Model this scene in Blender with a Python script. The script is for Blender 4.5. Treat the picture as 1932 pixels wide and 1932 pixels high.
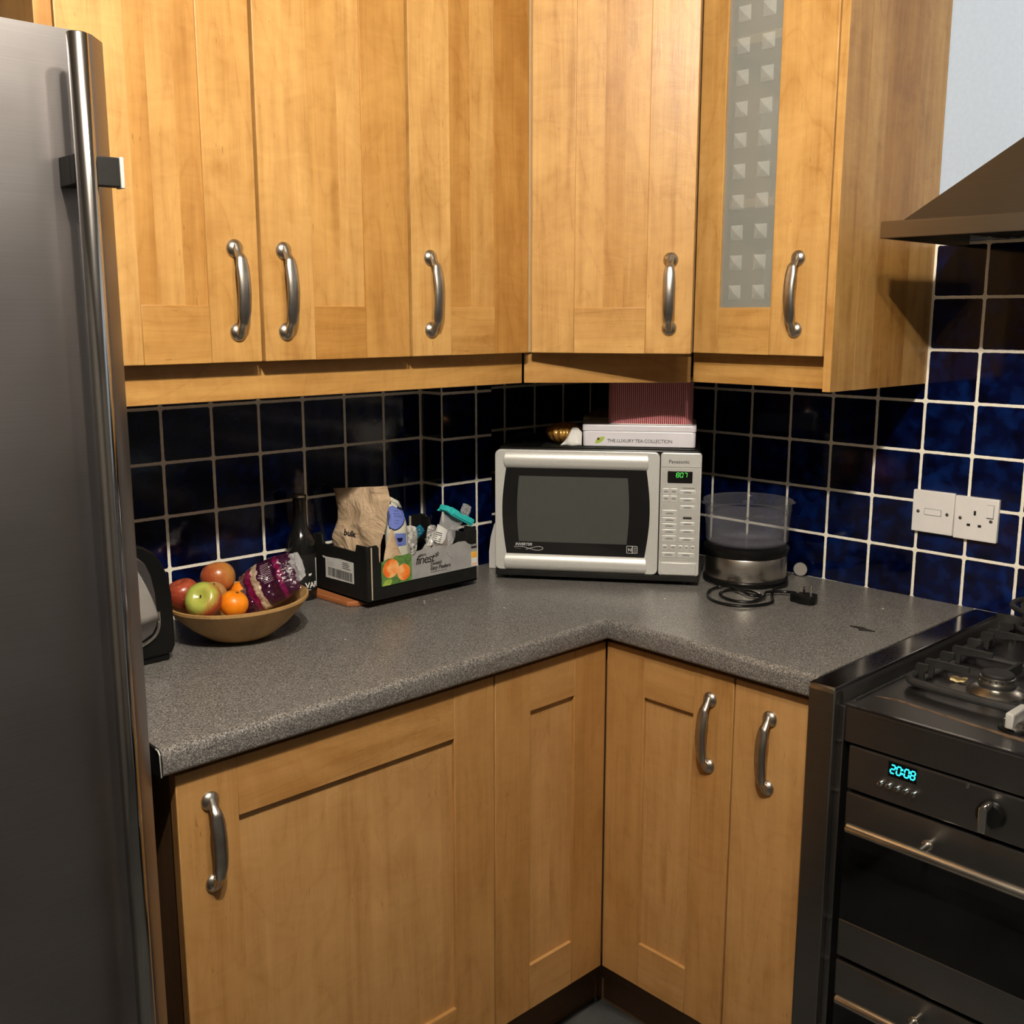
import bpy, bmesh, math, random
from mathutils import Vector, Matrix, noise
random.seed(7)
S = bpy.context.scene
for o in list(bpy.data.objects): bpy.data.objects.remove(o)
ZW = 0.91            # worktop height; builders below give z relative to the worktop top
COL = S.collection
PI = math.pi

# ------------------------------------------------------------ camera
cam = bpy.data.cameras.new('camera'); camo = bpy.data.objects.new('camera', cam); COL.objects.link(camo)
camo.location = (-1.4968, -1.3073, 0.581 + ZW)
camo.rotation_euler = (PI/2 - 0.1838, 0, -0.7586)
cam.sensor_width = 36; cam.sensor_fit = 'HORIZONTAL'; cam.lens = 36*1989.27/1932; cam.clip_start = 0.02
S.camera = camo
# ------------------------------------------------------------ world
w = bpy.data.worlds.new('world'); S.world = w; w.use_nodes = True
w.node_tree.nodes['Background'].inputs[0].default_value = (0.9, 0.75, 0.55, 1)
w.node_tree.nodes['Background'].inputs[1].default_value = 0.02
# ------------------------------------------------------------ lamps (row of ceiling spots)
def lamp(name, loc, power, radius, color=(1, .90, .76)):
    l = bpy.data.lights.new(name, 'POINT'); l.energy = power; l.shadow_soft_size = radius; l.color = color
    o = bpy.data.objects.new(name, l); COL.objects.link(o); o.location = (loc[0], loc[1], loc[2] + ZW)
lamp('spot_lamp', (-1.16, -.93, 1.50), 105, .022)
lamp('spot_lamp', (-.90, -.99, 1.50), 36, .022)
lamp('spot_lamp', (-.55, -1.06, 1.50), 4, .022)
# ------------------------------------------------------------ view
S.view_settings.view_transform = 'Standard'; S.view_settings.look = 'None'
S.view_settings.exposure = 0.0; S.view_settings.gamma = 1; S.view_settings.use_curve_mapping = False

# ------------------------------------------------------------ materials
def srgb(r, g, b):
    f = lambda c: (c/255/12.92 if c/255 <= .04045 else ((c/255+.055)/1.055)**2.4)
    return (f(r), f(g), f(b), 1)
class N:
    """small node helper"""
    def __init__(s, name):
        s.m = bpy.data.materials.new(name); s.m.use_nodes = True
        s.t = s.m.node_tree; s.p = s.t.nodes['Principled BSDF']
    def n(s, typ, **kw):
        x = s.t.nodes.new(typ)
        for k, v in kw.items():
            if k.startswith('i_'):
                x.inputs[k[2:].replace('_', ' ')].default_value = v
            else: setattr(x, k, v)
        return x
    def l(s, a, b): s.t.links.new(a, b)
    def math(s, op, a, b=None, clamp=False):
        x = s.n('ShaderNodeMath', operation=op, use_clamp=clamp)
        for i, v in enumerate((a, b)):
            if v is None: continue
            if isinstance(v, (int, float)): x.inputs[i].default_value = v
            else: s.l(v, x.inputs[i])
        return x.outputs[0]
    def ramp(s, fac, stops, interp='LINEAR'):
        x = s.n('ShaderNodeValToRGB'); x.color_ramp.interpolation = interp
        e = x.color_ramp.elements
        while len(e) < len(stops): e.new(.5)
        for el, (p, c) in zip(e, stops): el.position = p; el.color = c
        s.l(fac, x.inputs[0]); return x.outputs[0]
    def mix(s, fac, a, b, blend='MIX'):
        x = s.n('ShaderNodeMix', data_type='RGBA', blend_type=blend)
        for i, v in ((0, fac), (6, a), (7, b)):
            if isinstance(v, (int, float, tuple)): x.inputs[i].default_value = v
            else: s.l(v, x.inputs[i])
        return x.outputs[2]
    def noise(s, vec, scale, detail=2, rough=.5, dist=0, dim='3D'):
        x = s.n('ShaderNodeTexNoise'); x.inputs['Scale'].default_value = scale; x.inputs['Detail'].default_value = detail
        x.inputs['Roughness'].default_value = rough; x.inputs['Distortion'].default_value = dist
        if vec is not None: s.l(vec, x.inputs['Vector'])
        return x.outputs['Fac']
    def bump(s, h, strength, dist=.001):
        x = s.n('ShaderNodeBump'); x.inputs['Strength'].default_value = strength; x.inputs['Distance'].default_value = dist
        s.l(h, x.inputs['Height']); s.l(x.outputs[0], s.p.inputs['Normal'])
    def obj(s): return s.n('ShaderNodeTexCoord').outputs['Object']
    def vmul(s, v, sc):
        x = s.n('ShaderNodeMapping'); x.inputs['Scale'].default_value = sc; s.l(v, x.inputs[0]); return x.outputs[0]
def plain(name, col, rough=.5, metal=0, spec=.5, emit=0, vary=.06, scale=40, coat=0, bump=0):
    a = N(name); c = col if len(col) == 4 else (*col, 1)
    nz = a.noise(a.obj(), scale, 3)
    lo = tuple(max(0, x*(1-vary)) for x in c[:3])+(1,); hi = tuple(min(1, x*(1+vary)) for x in c[:3])+(1,)
    a.l(a.ramp(nz, [(.3, lo), (.7, hi)]), a.p.inputs['Base Color'])
    a.p.inputs['Roughness'].default_value = rough; a.p.inputs['Metallic'].default_value = metal
    a.p.inputs['Specular IOR Level'].default_value = spec
    if coat: a.p.inputs['Coat Weight'].default_value = coat; a.p.inputs['Coat Roughness'].default_value = .1
    if emit: a.p.inputs['Emission Color'].default_value = c; a.p.inputs['Emission Strength'].default_value = emit
    if bump: a.bump(nz, bump)
    return a.m
def wood(name, dark, light, rough=.38):
    a = N(name)
    uv = a.n('ShaderNodeTexCoord').outputs['UV']
    at = a.n('ShaderNodeAttribute', attribute_name='tone'); tone = at.outputs['Fac']
    sep = a.n('ShaderNodeSeparateXYZ'); a.l(uv, sep.inputs[0])
    cmb = a.n('ShaderNodeCombineXYZ')
    a.l(a.math('ADD', sep.outputs[0], a.math('MULTIPLY', tone, 31.7)), cmb.inputs[0])
    a.l(a.math('ADD', sep.outputs[1], a.math('MULTIPLY', tone, 17.3)), cmb.inputs[1])
    a.l(a.math('MULTIPLY', tone, 9.1), cmb.inputs[2]); v = cmb.outputs[0]
    fine = a.noise(a.vmul(v, (380, 14, 1)), 1, 4, .6)
    streak = a.noise(a.vmul(v, (60, 2.2, 1)), 1, 3, .55, .4)
    cloud = a.noise(a.vmul(v, (11, 4.5, 1)), 1, 3, .5, 1.2)
    curl = a.noise(a.vmul(v, (9, 20, 1)), 1, 4, .6, 2.6)
    fl = a.noise(a.vmul(v, (7, 1.3, 1)), 1, 1)
    cath = a.math('FRACT', a.math('MULTIPLY', fl, 14))
    lines = a.math('POWER', a.math('ABSOLUTE', a.math('SUBTRACT', a.math('MULTIPLY', cath, 2), 1)), 9)
    f = a.math('ADD', a.math('MULTIPLY', fine, .14), a.math('MULTIPLY', streak, .30))
    f = a.math('ADD', f, a.math('MULTIPLY', cloud, .38)); f = a.math('ADD', f, a.math('MULTIPLY', curl, .18))
    f = a.math('SUBTRACT', f, a.math('MULTIPLY', lines, .06))
    mid = tuple((x+y)/2 for x, y in zip(dark, light))
    c = a.ramp(f, [(.36, dark), (.50, mid), (.66, light)])
    # per-board stain difference
    fr = a.math('FRACT', a.math('MULTIPLY', tone, 7.77))
    c = a.mix(1.0, c, a.ramp(fr, [(0, (.84, .74, .56, 1)), (.5, (.98, .95, .88, 1)), (1, (1.13, 1.18, 1.30, 1))]), 'MULTIPLY')
    # small dark flecks
    fk = a.noise(a.vmul(v, (300, 38, 1)), 1, 1)
    fk2 = a.noise(a.vmul(v, (20, 14, 1)), 1, 1)
    m = a.math('MULTIPLY', a.math('GREATER_THAN', fk, .735), a.math('GREATER_THAN', fk2, .56))
    c = a.mix(a.math('MULTIPLY', m, .45), c, (.16, .07, .02, 1))
    a.l(c, a.p.inputs['Base Color'])
    a.l(a.math('ADD', rough-.06, a.math('MULTIPLY', cloud, .16)), a.p.inputs['Roughness'])
    a.p.inputs['Specular IOR Level'].default_value = .45
    a.bump(a.math('ADD', a.math('MULTIPLY', fine, .35), a.math('MULTIPLY', curl, .65)), .22, .0022)
    return a.m
M = {}
M['wood'] = wood('birch_wood', (.34, .165, .040, 1), (.57, .330, .106, 1))
M['wood_low'] = wood('birch_wood_base', (.355, .180, .056, 1), (.52, .300, .115, 1), .45)
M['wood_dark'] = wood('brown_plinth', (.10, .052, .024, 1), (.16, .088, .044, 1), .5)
M['pine'] = wood('terracotta_board', (.36, .13, .05, 1), (.50, .20, .085, 1), .5)
M['bowlwood'] = wood('bowl_wood', (.36, .22, .095, 1), (.60, .41, .20, 1), .55)

def tile_mat():
    a = N('blue_tiles')
    uv = a.n('ShaderNodeTexCoord').outputs['UV']
    sep = a.n('ShaderNodeSeparateXYZ'); a.l(uv, sep.inputs[0])
    def edge(o):
        fr = a.math('FRACT', o)
        return a.math('ABSOLUTE', a.math('SUBTRACT', fr, .5))     # 0 centre .. .5 edge
    h = .5 - .029; r = .045
    dx = a.math('MAXIMUM', a.math('SUBTRACT', edge(sep.outputs[0]), h-r), 0)
    dy = a.math('MAXIMUM', a.math('SUBTRACT', edge(sep.outputs[1]), h-r), 0)
    wob = a.noise(a.vmul(uv, (9, 9, 1)), 1, 2)
    d = a.math('SQRT', a.math('ADD', a.math('MULTIPLY', dx, dx), a.math('MULTIPLY', dy, dy)))
    d = a.math('ADD', d, a.math('MULTIPLY', a.math('SUBTRACT', wob, .5), .012))
    grout = a.math('DIVIDE', a.math('SUBTRACT', d, r-.003), .006, True)
    cid = a.n('ShaderNodeCombineXYZ'); a.l(a.math('FLOOR', sep.outputs[0]), cid.inputs[0]); a.l(a.math('FLOOR', sep.outputs[1]), cid.inputs[1])
    wn = a.n('ShaderNodeTexWhiteNoise'); a.l(cid.outputs[0], wn.inputs['Vector'])
    off = a.n('ShaderNodeVectorMath', operation='MULTIPLY_ADD'); a.l(wn.outputs['Color'], off.inputs[0]); off.inputs[1].default_value = (9, 9, 9); a.l(uv, off.inputs[2])
    mott = a.noise(off.outputs[0], 3.2, 2, .45, .3)
    c = a.ramp(mott, [(.30, (.0006, .0012, .010, 1)), (.46, (.0008, .003, .028, 1)), (.70, (.0018, .012, .080, 1))])
    c = a.mix(1.0, c, a.ramp(wn.outputs['Value'], [(0, (.45, .45, .5, 1)), (1, (1.25, 1.25, 1.2, 1))]), 'MULTIPLY')
    gn = a.noise(a.vmul(uv, (40, 40, 1)), 1, 3)
    gc = a.ramp(gn, [(.25, (.62, .54, .38, 1)), (.45, (.92, .88, .76, 1))])
    a.l(a.mix(grout, c, gc), a.p.inputs['Base Color'])
    a.l(a.math('ADD', .09, a.math('MULTIPLY', grout, .7)), a.p.inputs['Roughness'])
    a.p.inputs['Specular IOR Level'].default_value = .5
    hh = a.math('SUBTRACT', a.math('MULTIPLY', mott, .16), a.math('SMOOTH_MIN', a.math('MULTIPLY', grout, 1.0), 1.0))
    a.bump(hh, .6, .0016)
    return a.m
M['tile'] = tile_mat()
def worktop_mat():
    a = N('speckled_laminate'); o = a.obj()
    n1 = a.noise(o, 430, 2, .5, 1.2); n2 = a.noise(o, 5, 3); n3 = a.noise(o, 90, 2)
    c = a.ramp(n1, [(.36, (.032, .030, .028, 1)), (.50, (.108, .104, .099, 1)), (.61, (.34, .325, .305, 1))])
    c = a.mix(.14, c, a.ramp(n3, [(.35, (.09, .087, .082, 1)), (.65, (.16, .153, .143, 1))]))
    a.l(c, a.p.inputs['Base Color'])
    a.l(a.math('ADD', .22, a.math('MULTIPLY', n2, .18)), a.p.inputs['Roughness'])
    a.bump(n1, .12, .0006)
    return a.m
M['worktop'] = worktop_mat()
def brushed(name, col, rough, axis=2, strength=.35, blotch=.0):
    a = N(name); o = a.obj()
    sc = [500, 500, 500]; sc[axis] = 4
    n1 = a.noise(a.vmul(o, tuple(sc)), 1, 3); n2 = a.noise(o, 6, 3)
    lo = tuple(x*.93 for x in col)+(1,); hi = tuple(min(1, x*1.06) for x in col)+(1,)
    a.l(a.ramp(a.math('ADD', a.math('MULTIPLY', n1, .5), a.math('MULTIPLY', n2, .5)), [(.35, lo), (.65, hi)]), a.p.inputs['Base Color'])
    a.p.inputs['Metallic'].default_value = 1
    a.l(a.math('ADD', rough-.05, a.math('MULTIPLY', n2, .1)), a.p.inputs['Roughness'])
    a.bump(n1, strength, .0002)
    return a.m
M['fridge'] = brushed('brushed_steel_fridge', (.31, .295, .295), .36, 0, .04)
M['bar'] = brushed('steel_bar', (.50, .49, .48), .13, 2, .03)
M['cooker'] = brushed('dark_stainless', (.22, .215, .21), .33, 1, .03)
M['cookertop'] = brushed('stainless_trim', (.33, .33, .335), .16, 0, .0)
M['hood'] = brushed('hood_steel', (.27, .23, .175), .30, 1, .03)
M['nickel'] = plain('satin_nickel', (.50, .47, .42), .31, 1, vary=.12, scale=60)
M['bandsteel'] = brushed('brushed_band', (.62, .58, .52), .30, 2, .3)
M['chrome'] = plain('chrome', (.75, .74, .72), .12, 1)
M['steel'] = plain('burner_steel', (.64, .61, .55), .25, 1, vary=.15)
M['black'] = plain('black_plastic', (.005, .005, .005), .30, spec=.3)
M['matblack'] = plain('matt_black_card', (.008, .008, .0075), .6, spec=.25, vary=.25)
M['iron'] = plain('cast_iron', (.014, .014, .014), .5, vary=.3, bump=.2)
M['glassblack'] = plain('black_oven_glass', (.003, .003, .003), .06)
M['recess'] = plain('dark_recess', (.004, .004, .004), .8)
M['silver'] = plain('silver_paint', (.70, .70, .675), .36, .35, vary=.05, scale=300)
M['silver2'] = plain('silver_keypad', (.50, .495, .47), .5, .2, vary=.04)
M['mwwindow'] = plain('microwave_window', (.062, .066, .062), .3, vary=.04)
M['mwframe'] = plain('microwave_black_glass', (.009, .009, .009), .13)
M['greytext'] = plain('grey_print', (.10, .10, .10), .6)
M['darktext'] = plain('black_print', (.015, .013, .013), .6)
M['whitetext'] = plain('white_print', (.8, .8, .78), .6)
M['silvertext'] = plain('silver_print', (.5, .5, .5), .5)
M['white'] = plain('white_plastic', (.78, .76, .74), .3, vary=.02)
M['tin'] = plain('white_tin', (.74, .72, .78), .3, vary=.02)
M['paper'] = plain('white_paper', (.72, .72, .70), .7, vary=.06)
M['greypaper'] = plain('grey_paper', (.27, .255, .24), .7, vary=.05)
M['card'] = plain('card_edge', (.50, .42, .30), .8, vary=.1)
M['green_led'] = plain('green_segments', (.10, .85, .12), .5, emit=.3, vary=0)
M['blue_led'] = plain('cyan_segments', (.03, .75, .95), .5, emit=1.3, vary=0)
M['bluewall'] = plain('pale_blue_paint', (.43, .53, .68), .75, vary=.03, scale=120, bump=.08)
M['taupe'] = plain('taupe_paint', (.17, .135, .085), .8, vary=.05)
M['roomwall'] = plain('beige_paint', (.15, .14, .125), .8, vary=.05)
M['ceil'] = plain('ceiling_paint', (.36, .34, .31), .85, vary=.03)
M['cabinet'] = plain('cabinet_carcass', (.50, .33, .16), .6, vary=.05)
M['tealclip'] = plain('turquoise_plastic', (.04, .60, .60), .35, vary=.04)
M['teal2'] = plain('blue_foil', (.01, .16, .26), .4)
M['soil'] = plain('seed_mix', (.34, .20, .08), .7, vary=.8, scale=260)
def citrus():
    a = N('citrus_print'); n = a.noise(a.obj(), 34, 3, .5, .6)
    a.l(a.ramp(n, [(.32, (.78, .085, .012, 1)), (.5, (.92, .24, .03, 1)), (.68, (.95, .50, .20, 1))]), a.p.inputs['Base Color']); return a.m
M['orangeprint'] = citrus()
M['greenprint'] = plain('leaf_print', (.10, .22, .05), .5, vary=.5, scale=90)
M['limeprint'] = plain('lime_print', (.36, .50, .08), .5, vary=.3)
M['greyprint'] = plain('grey_label', (.33, .33, .33), .6, vary=.12, scale=35)
M['yellowprint'] = plain('yellow_print', (.80, .52, .06), .5)
M['periwinkle'] = plain('periwinkle_print', (.16, .22, .62), .5, vary=.08)
M['navy'] = plain('navy_print', (.010, .014, .05), .4)
M['cream'] = plain('cream_plastic', (.72, .71, .58), .45, vary=.05)
M['leaf'] = plain('leaf_green_print', (.38, .52, .07), .5)
M['brownspot'] = plain('brown_print', (.14, .04, .015), .5)
M['oliveleaf'] = plain('dried_leaf', (.015, .013, .010), .6)
M['pasta'] = plain('onion_skin', (.78, .62, .30), .5, vary=.3, scale=200)
M['rusty'] = plain('baked_grease', (.17, .11, .065), .40, .4, vary=.5, scale=60)
M['stem'] = plain('fruit_stem', (.07, .05, .015), .8)
M['darkbox'] = plain('khaki_card', (.50, .44, .30), .6, vary=.2)
M['plum'] = plain('maroon_cloth', (.09, .03, .03), .8, vary=.3)

def striped(name):
    a = N(name); o = a.n('ShaderNodeTexCoord').outputs['UV']
    sep = a.n('ShaderNodeSeparateXYZ'); a.l(o, sep.inputs[0])
    f = a.math('FRACT', a.math('MULTIPLY', sep.outputs[0], 1/.0043))
    s = a.math('GREATER_THAN', f, .62)
    a.l(a.mix(s, (.40, .012, .028, 1), (.72, .55, .55, 1)), a.p.inputs['Base Color'])
    a.p.inputs['Roughness'].default_value = .4
    a.bump(s, .2, .0004)
    return a.m
M['stripes'] = striped('red_striped_tin')
def floor_mat():
    a = N('slate_floor'); o = a.obj()
    n = a.noise(o, 7, 5, .6, .8); n2 = a.noise(o, 60, 2)
    a.l(a.ramp(n, [(.35, (.035, .036, .036, 1)), (.7, (.10, .103, .10, 1))]), a.p.inputs['Base Color'])
    a.p.inputs['Roughness'].default_value = .45; a.bump(n2, .15)
    return a.m
M['floor'] = floor_mat()
def apple_mat(name, base, blush, pos, width, axis=(0, 0, 1)):
    a = N(name); o = a.obj()
    dn = a.n('ShaderNodeVectorMath', operation='DOT_PRODUCT'); a.l(o, dn.inputs[0]); dn.inputs[1].default_value = axis
    n = a.noise(o, 25, 3); st = a.noise(a.vmul(o, (260, 260, 30)), 1, 3)
    f = a.math('ADD', a.math('MULTIPLY', dn.outputs['Value'], 16), a.math('MULTIPLY', n, .7))
    f = a.math('ADD', f, a.math('MULTIPLY', st, .25))
    c = a.ramp(f, [(pos, base), (min(1, pos+width), blush)])
    sp = a.noise(o, 420, 0); c = a.mix(a.math('MULTIPLY', a.math('GREATER_THAN', sp, .74), .3), c, (.75, .6, .35, 1))
    a.l(c, a.p.inputs['Base Color']); a.p.inputs['Roughness'].default_value = .28
    return a.m
def orange_mat():
    a = N('orange_peel'); o = a.obj(); n = a.noise(o, 450, 1); n2 = a.noise(o, 30, 2)
    a.l(a.ramp(n2, [(.3, (.86, .21, .006, 1)), (.7, (.95, .31, .012, 1))]), a.p.inputs['Base Color'])
    a.p.inputs['Roughness'].default_value = .36; a.bump(n, .35, .0008); return a.m
M['orange'] = orange_mat()
def clear(name, col, alpha, rough=.08, alpha2=None):
    a = N(name)
    a.p.inputs['Base Color'].default_value = col; a.p.inputs['Roughness'].default_value = rough
    lw = a.n('ShaderNodeLayerWeight'); lw.inputs[0].default_value = .35
    a.l(a.math('ADD', alpha, a.math('MULTIPLY', lw.outputs['Facing'], (alpha2 or .4)), True), a.p.inputs['Alpha'])
    return a.m
M['clearplastic'] = clear('clear_plastic', (.24, .24, .28, 1), .09, .04, .36)
M['cellophane'] = clear('clear_film', (.85, .85, .87, 1), .22, .12, .4)
M['glassware'] = clear('drinking_glass', (.8, .82, .82, 1), .06, .03, .6)
M['satinglass'] = clear('satin_glass', (.36, .385, .36, 1), .40, .42, .2)
M['pyramid'] = clear('pyramid_glass', (.62, .65, .62, 1), .28, .5, .3)
def foil():
    a = N('crumpled_foil'); o = a.obj(); n = a.noise(o, 55, 3, .6, 1.5)
    a.l(a.ramp(n, [(.35, (.30, .29, .27, 1)), (.6, (.88, .87, .84, 1))]), a.p.inputs['Base Color'])
    a.p.inputs['Metallic'].default_value = .25; a.p.inputs['Roughness'].default_value = .28; a.bump(n, 1.0, .012)
    return a.m
M['foil'] = foil()
def kraft():
    a = N('kraft_paper'); o = a.obj(); n = a.noise(o, 16, 4, .6, 1.0); n2 = a.noise(o, 300, 2)
    a.l(a.ramp(n, [(.3, (.50, .35, .215, 1)), (.7, (.64, .475, .315, 1))]), a.p.inputs['Base Color'])
    a.p.inputs['Roughness'].default_value = .7; a.bump(n, 1.0, .012); return a.m
M['kraft'] = kraft()
def beetbag():
    a = N('purple_printed_film'); uv = a.n('ShaderNodeTexCoord').outputs['UV']
    sep = a.n('ShaderNodeSeparateXYZ'); a.l(uv, sep.inputs[0]); u = sep.outputs[0]; v = sep.outputs[1]
    n = a.noise(a.vmul(uv, (5, 5, 1)), 1, 3, .6, .8)
    uu = a.math('ADD', u, a.math('MULTIPLY', a.math('SUBTRACT', n, .5), .12))
    c = a.ramp(uu, [(0, (.045, .006, .028, 1)), (.20, (.045, .006, .028, 1)), (.21, (.17, .004, .05, 1)), (.31, (.16, .004, .045, 1)),
                    (.32, (.46, .36, .25, 1)), (.42, (.46, .36, .25, 1)), (.43, (.035, .005, .022, 1)), (.72, (.035, .005, .022, 1)), (.73, (.14, .004, .05, 1)), (.80, (.04, .008, .028, 1))], 'CONSTANT')
    # white line print
    st = a.math('GREATER_THAN', a.math('FRACT', a.math('MULTIPLY', v, 26)), .72)
    z1 = a.math('MULTIPLY', a.math('GREATER_THAN', u, .04), a.math('LESS_THAN', u, .17))
    z2 = a.math('MULTIPLY', a.math('GREATER_THAN', u, .50), a.math('LESS_THAN', u, .66))
    zz = a.math('MULTIPLY', a.math('ADD', z1, z2), a.math('MULTIPLY', a.math('GREATER_THAN', v, .40), a.math('LESS_THAN', v, .86)))
    c = a.mix(a.math('MULTIPLY', a.math('MULTIPLY', st, zz), .8), c, (.5, .42, .46, 1))
    a.l(c, a.p.inputs['Base Color']); a.p.inputs['Roughness'].default_value = .16
    a.p.inputs['Coat Weight'].default_value = .6
    a.bump(n, .8, .01); return a.m
M['beetbag'] = beetbag()
def wicker():
    a = N('golden_foil_ribs'); o = a.obj()
    n = a.noise(a.vmul(o, (30, 30, 60)), 1, 3)
    a.l(a.ramp(n, [(.3, (.30, .12, .02, 1)), (.7, (.80, .45, .12, 1))]), a.p.inputs['Base Color'])
    a.p.inputs['Metallic'].default_value = .6; a.p.inputs['Roughness'].default_value = .3
    return a.m
M['gold'] = wicker()

# ------------------------------------------------------------ mesh builder
class B:
    def __init__(s, *mats):
        s.bm = bmesh.new(); s.mats = [M[m] if isinstance(m, str) else m for m in mats]
        s.uv = s.bm.loops.layers.uv.new('UVMap'); s.tn = s.bm.faces.layers.float.new('tone')
    def _face(s, vs, mi=0, tone=0, uvs=None):
        try: f = s.bm.faces.new(vs)
        except ValueError: return None
        f.material_index = mi; f[s.tn] = tone; f.smooth = True
        if uvs:
            for l, c in zip(f.loops, uvs): l[s.uv].uv = c
        return f
    def _merge(s, bm2, mi, tone, grain, X):
        g = 'xyz'.index(grain); bm2.normal_update(); mp = {}
        for v in bm2.verts: mp[v] = s.bm.verts.new(X @ v.co if X else v.co)
        for f in bm2.faces:
            n = [abs(c) for c in f.normal]; d = n.index(max(n))
            if d == g: a, b = [i for i in (0, 1, 2) if i != d]
            else: b = g; a = [i for i in (0, 1, 2) if i not in (d, g)][0]
            nf = s._face([mp[v] for v in f.verts], mi, tone, [(l.vert.co[a], l.vert.co[b]) for l in f.loops])
            if nf and max(n) > .999: nf.smooth = False
        bm2.free()
    def box(s, x0, x1, y0, y1, z0, z1, mi=0, bev=0, tone=None, grain='z', X=None, seg=2):
        b = bmesh.new(); bmesh.ops.create_cube(b, size=1)
        for v in b.verts:
            v.co = Vector(((x0+x1)/2+v.co.x*(x1-x0), (y0+y1)/2+v.co.y*(y1-y0), (z0+z1)/2+v.co.z*(z1-z0)))
        if bev: bmesh.ops.bevel(b, geom=b.edges[:], offset=bev, segments=seg, affect='EDGES', profile=.5)
        s._merge(b, mi, random.random() if tone is None else tone, grain, X); return s
    def prism(s, pts, axis, a0, a1, mi=0, X=None, bev=0, tone=None, grain='z'):
        """polygon in the plane normal to axis: x->(y,z) y->(x,z) z->(x,y)"""
        def mk(p, a):
            return {'x': Vector((a, p[0], p[1])), 'y': Vector((p[0], a, p[1])), 'z': Vector((p[0], p[1], a))}[axis]
        b = bmesh.new(); lo = [b.verts.new(mk(p, a0)) for p in pts]; hi = [b.verts.new(mk(p, a1)) for p in pts]
        n = len(pts); b.faces.new(lo[::-1]); b.faces.new(hi)
        for i in range(n): b.faces.new((lo[i], lo[(i+1) % n], hi[(i+1) % n], hi[i]))
        bmesh.ops.recalc_face_normals(b, faces=b.faces[:])
        if bev: bmesh.ops.bevel(b, geom=b.edges[:], offset=bev, segments=2, affect='EDGES', profile=.5)
        s._merge(b, mi, random.random() if tone is None else tone, grain, X); return s
    def lathe(s, prof, c=(0, 0, 0), mi=0, seg=48, X=None, tone=0, closed=False, axis='z', uvw=None):
        """prof: list of (r,h) revolved about axis through c"""
        rings = []
        for r, h in prof:
            ring = []
            k = 1 if r < 1e-6 else seg
            for i in range(k):
                t = 2*PI*i/seg
                p = (r*math.cos(t), r*math.sin(t), h)
                p = {'z': p, 'y': (p[0], p[2], p[1]), 'x': (p[2], p[0], p[1])}[axis]
                p = Vector(p)+Vector(c)
                ring.append(s.bm.verts.new(X @ p if X else p))
            rings.append(ring)
        ln = 0; start = []
        for i, (r, h) in enumerate(prof):
            if i: ln += math.hypot(r-prof[i-1][0], h-prof[i-1][1])
            start.append(ln)
        for i in range(len(rings)-1):
            A, Bq = rings[i], rings[i+1]
            for j in range(seg):
                k = (j+1) % seg; u0, u1 = j/seg*.6, (j+1)/seg*.6
                if len(A) == 1 and len(Bq) == 1: continue
                if len(A) == 1: s._face((A[0], Bq[j], Bq[k]), mi, tone, [(u0, start[i]), (u0, start[i+1]), (u1, start[i+1])])
                elif len(Bq) == 1: s._face((A[j], A[k], Bq[0]), mi, tone, [(u0, start[i]), (u1, start[i]), (u0, start[i+1])])
                else: s._face((A[j], A[k], Bq[k], Bq[j]), mi, tone, [(u0, start[i]), (u1, start[i]), (u1, start[i+1]), (u0, start[i+1])])
        return s
    def sweep(s, pts, rad, mi=0, seg=12, X=None, up=(0, 0, 1), closed=False, tone=0):
        """rad: number, or list of (side, up) radii"""
        pts = [Vector(p) for p in pts]; n = len(pts); rings = []
        up = Vector(up)
        for i, p in enumerate(pts):
            a = pts[i-1] if (i or closed) else p; b = pts[(i+1) % n] if (i < n-1 or closed) else p
            t = (b-a).normalized(); sd = t.cross(up)
            if sd.length < 1e-3: sd = t.cross(Vector((1, .3, 0)))
            sd.normalize(); u2 = sd.cross(t).normalized()
            r = rad if isinstance(rad, (int, float)) else rad[i]
            ra, rb = (r, r) if isinstance(r, (int, float)) else r
            ring = []
            for j in range(seg):
                an = 2*PI*j/seg; q = p + sd*(ra*math.cos(an)) + u2*(rb*math.sin(an))
                ring.append(s.bm.verts.new(X @ q if X else q))
            rings.append(ring)
        m = n if closed else n-1
        for i in range(m):
            A, Bq = rings[i], rings[(i+1) % n]
            for j in range(seg):
                k = (j+1) % seg; s._face((A[j], Bq[j], Bq[k], A[k]), mi, tone, [(j/seg, i/n), (j/seg, (i+1)/n), ((j+1)/seg, (i+1)/n), ((j+1)/seg, i/n)])
        if not closed:
            s._face(rings[0], mi, tone); s._face(rings[-1][::-1], mi, tone)
        return s
    def poly(s, pts, mi=0, X=None, tone=0):
        s._face([s.bm.verts.new(X @ Vector(p) if X else Vector(p)) for p in pts], mi, tone); return s
def catmull(pts, k=8, closed=False):
    P = [Vector(p) for p in pts]; n = len(P); out = []
    for i in range(n if closed else n-1):
        p0 = P[i-1] if (i or closed) else P[0]; p1 = P[i]; p2 = P[(i+1) % n]; p3 = P[(i+2) % n] if (i+2 < n or closed) else P[-1]
        for j in range(k):
            t = j/k
            out.append(.5*((2*p1)+(p2-p0)*t+(2*p0-5*p1+4*p2-p3)*t*t+(3*p1-p0-3*p2+p3)*t**3))
    if not closed: out.append(P[-1])
    return out

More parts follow.
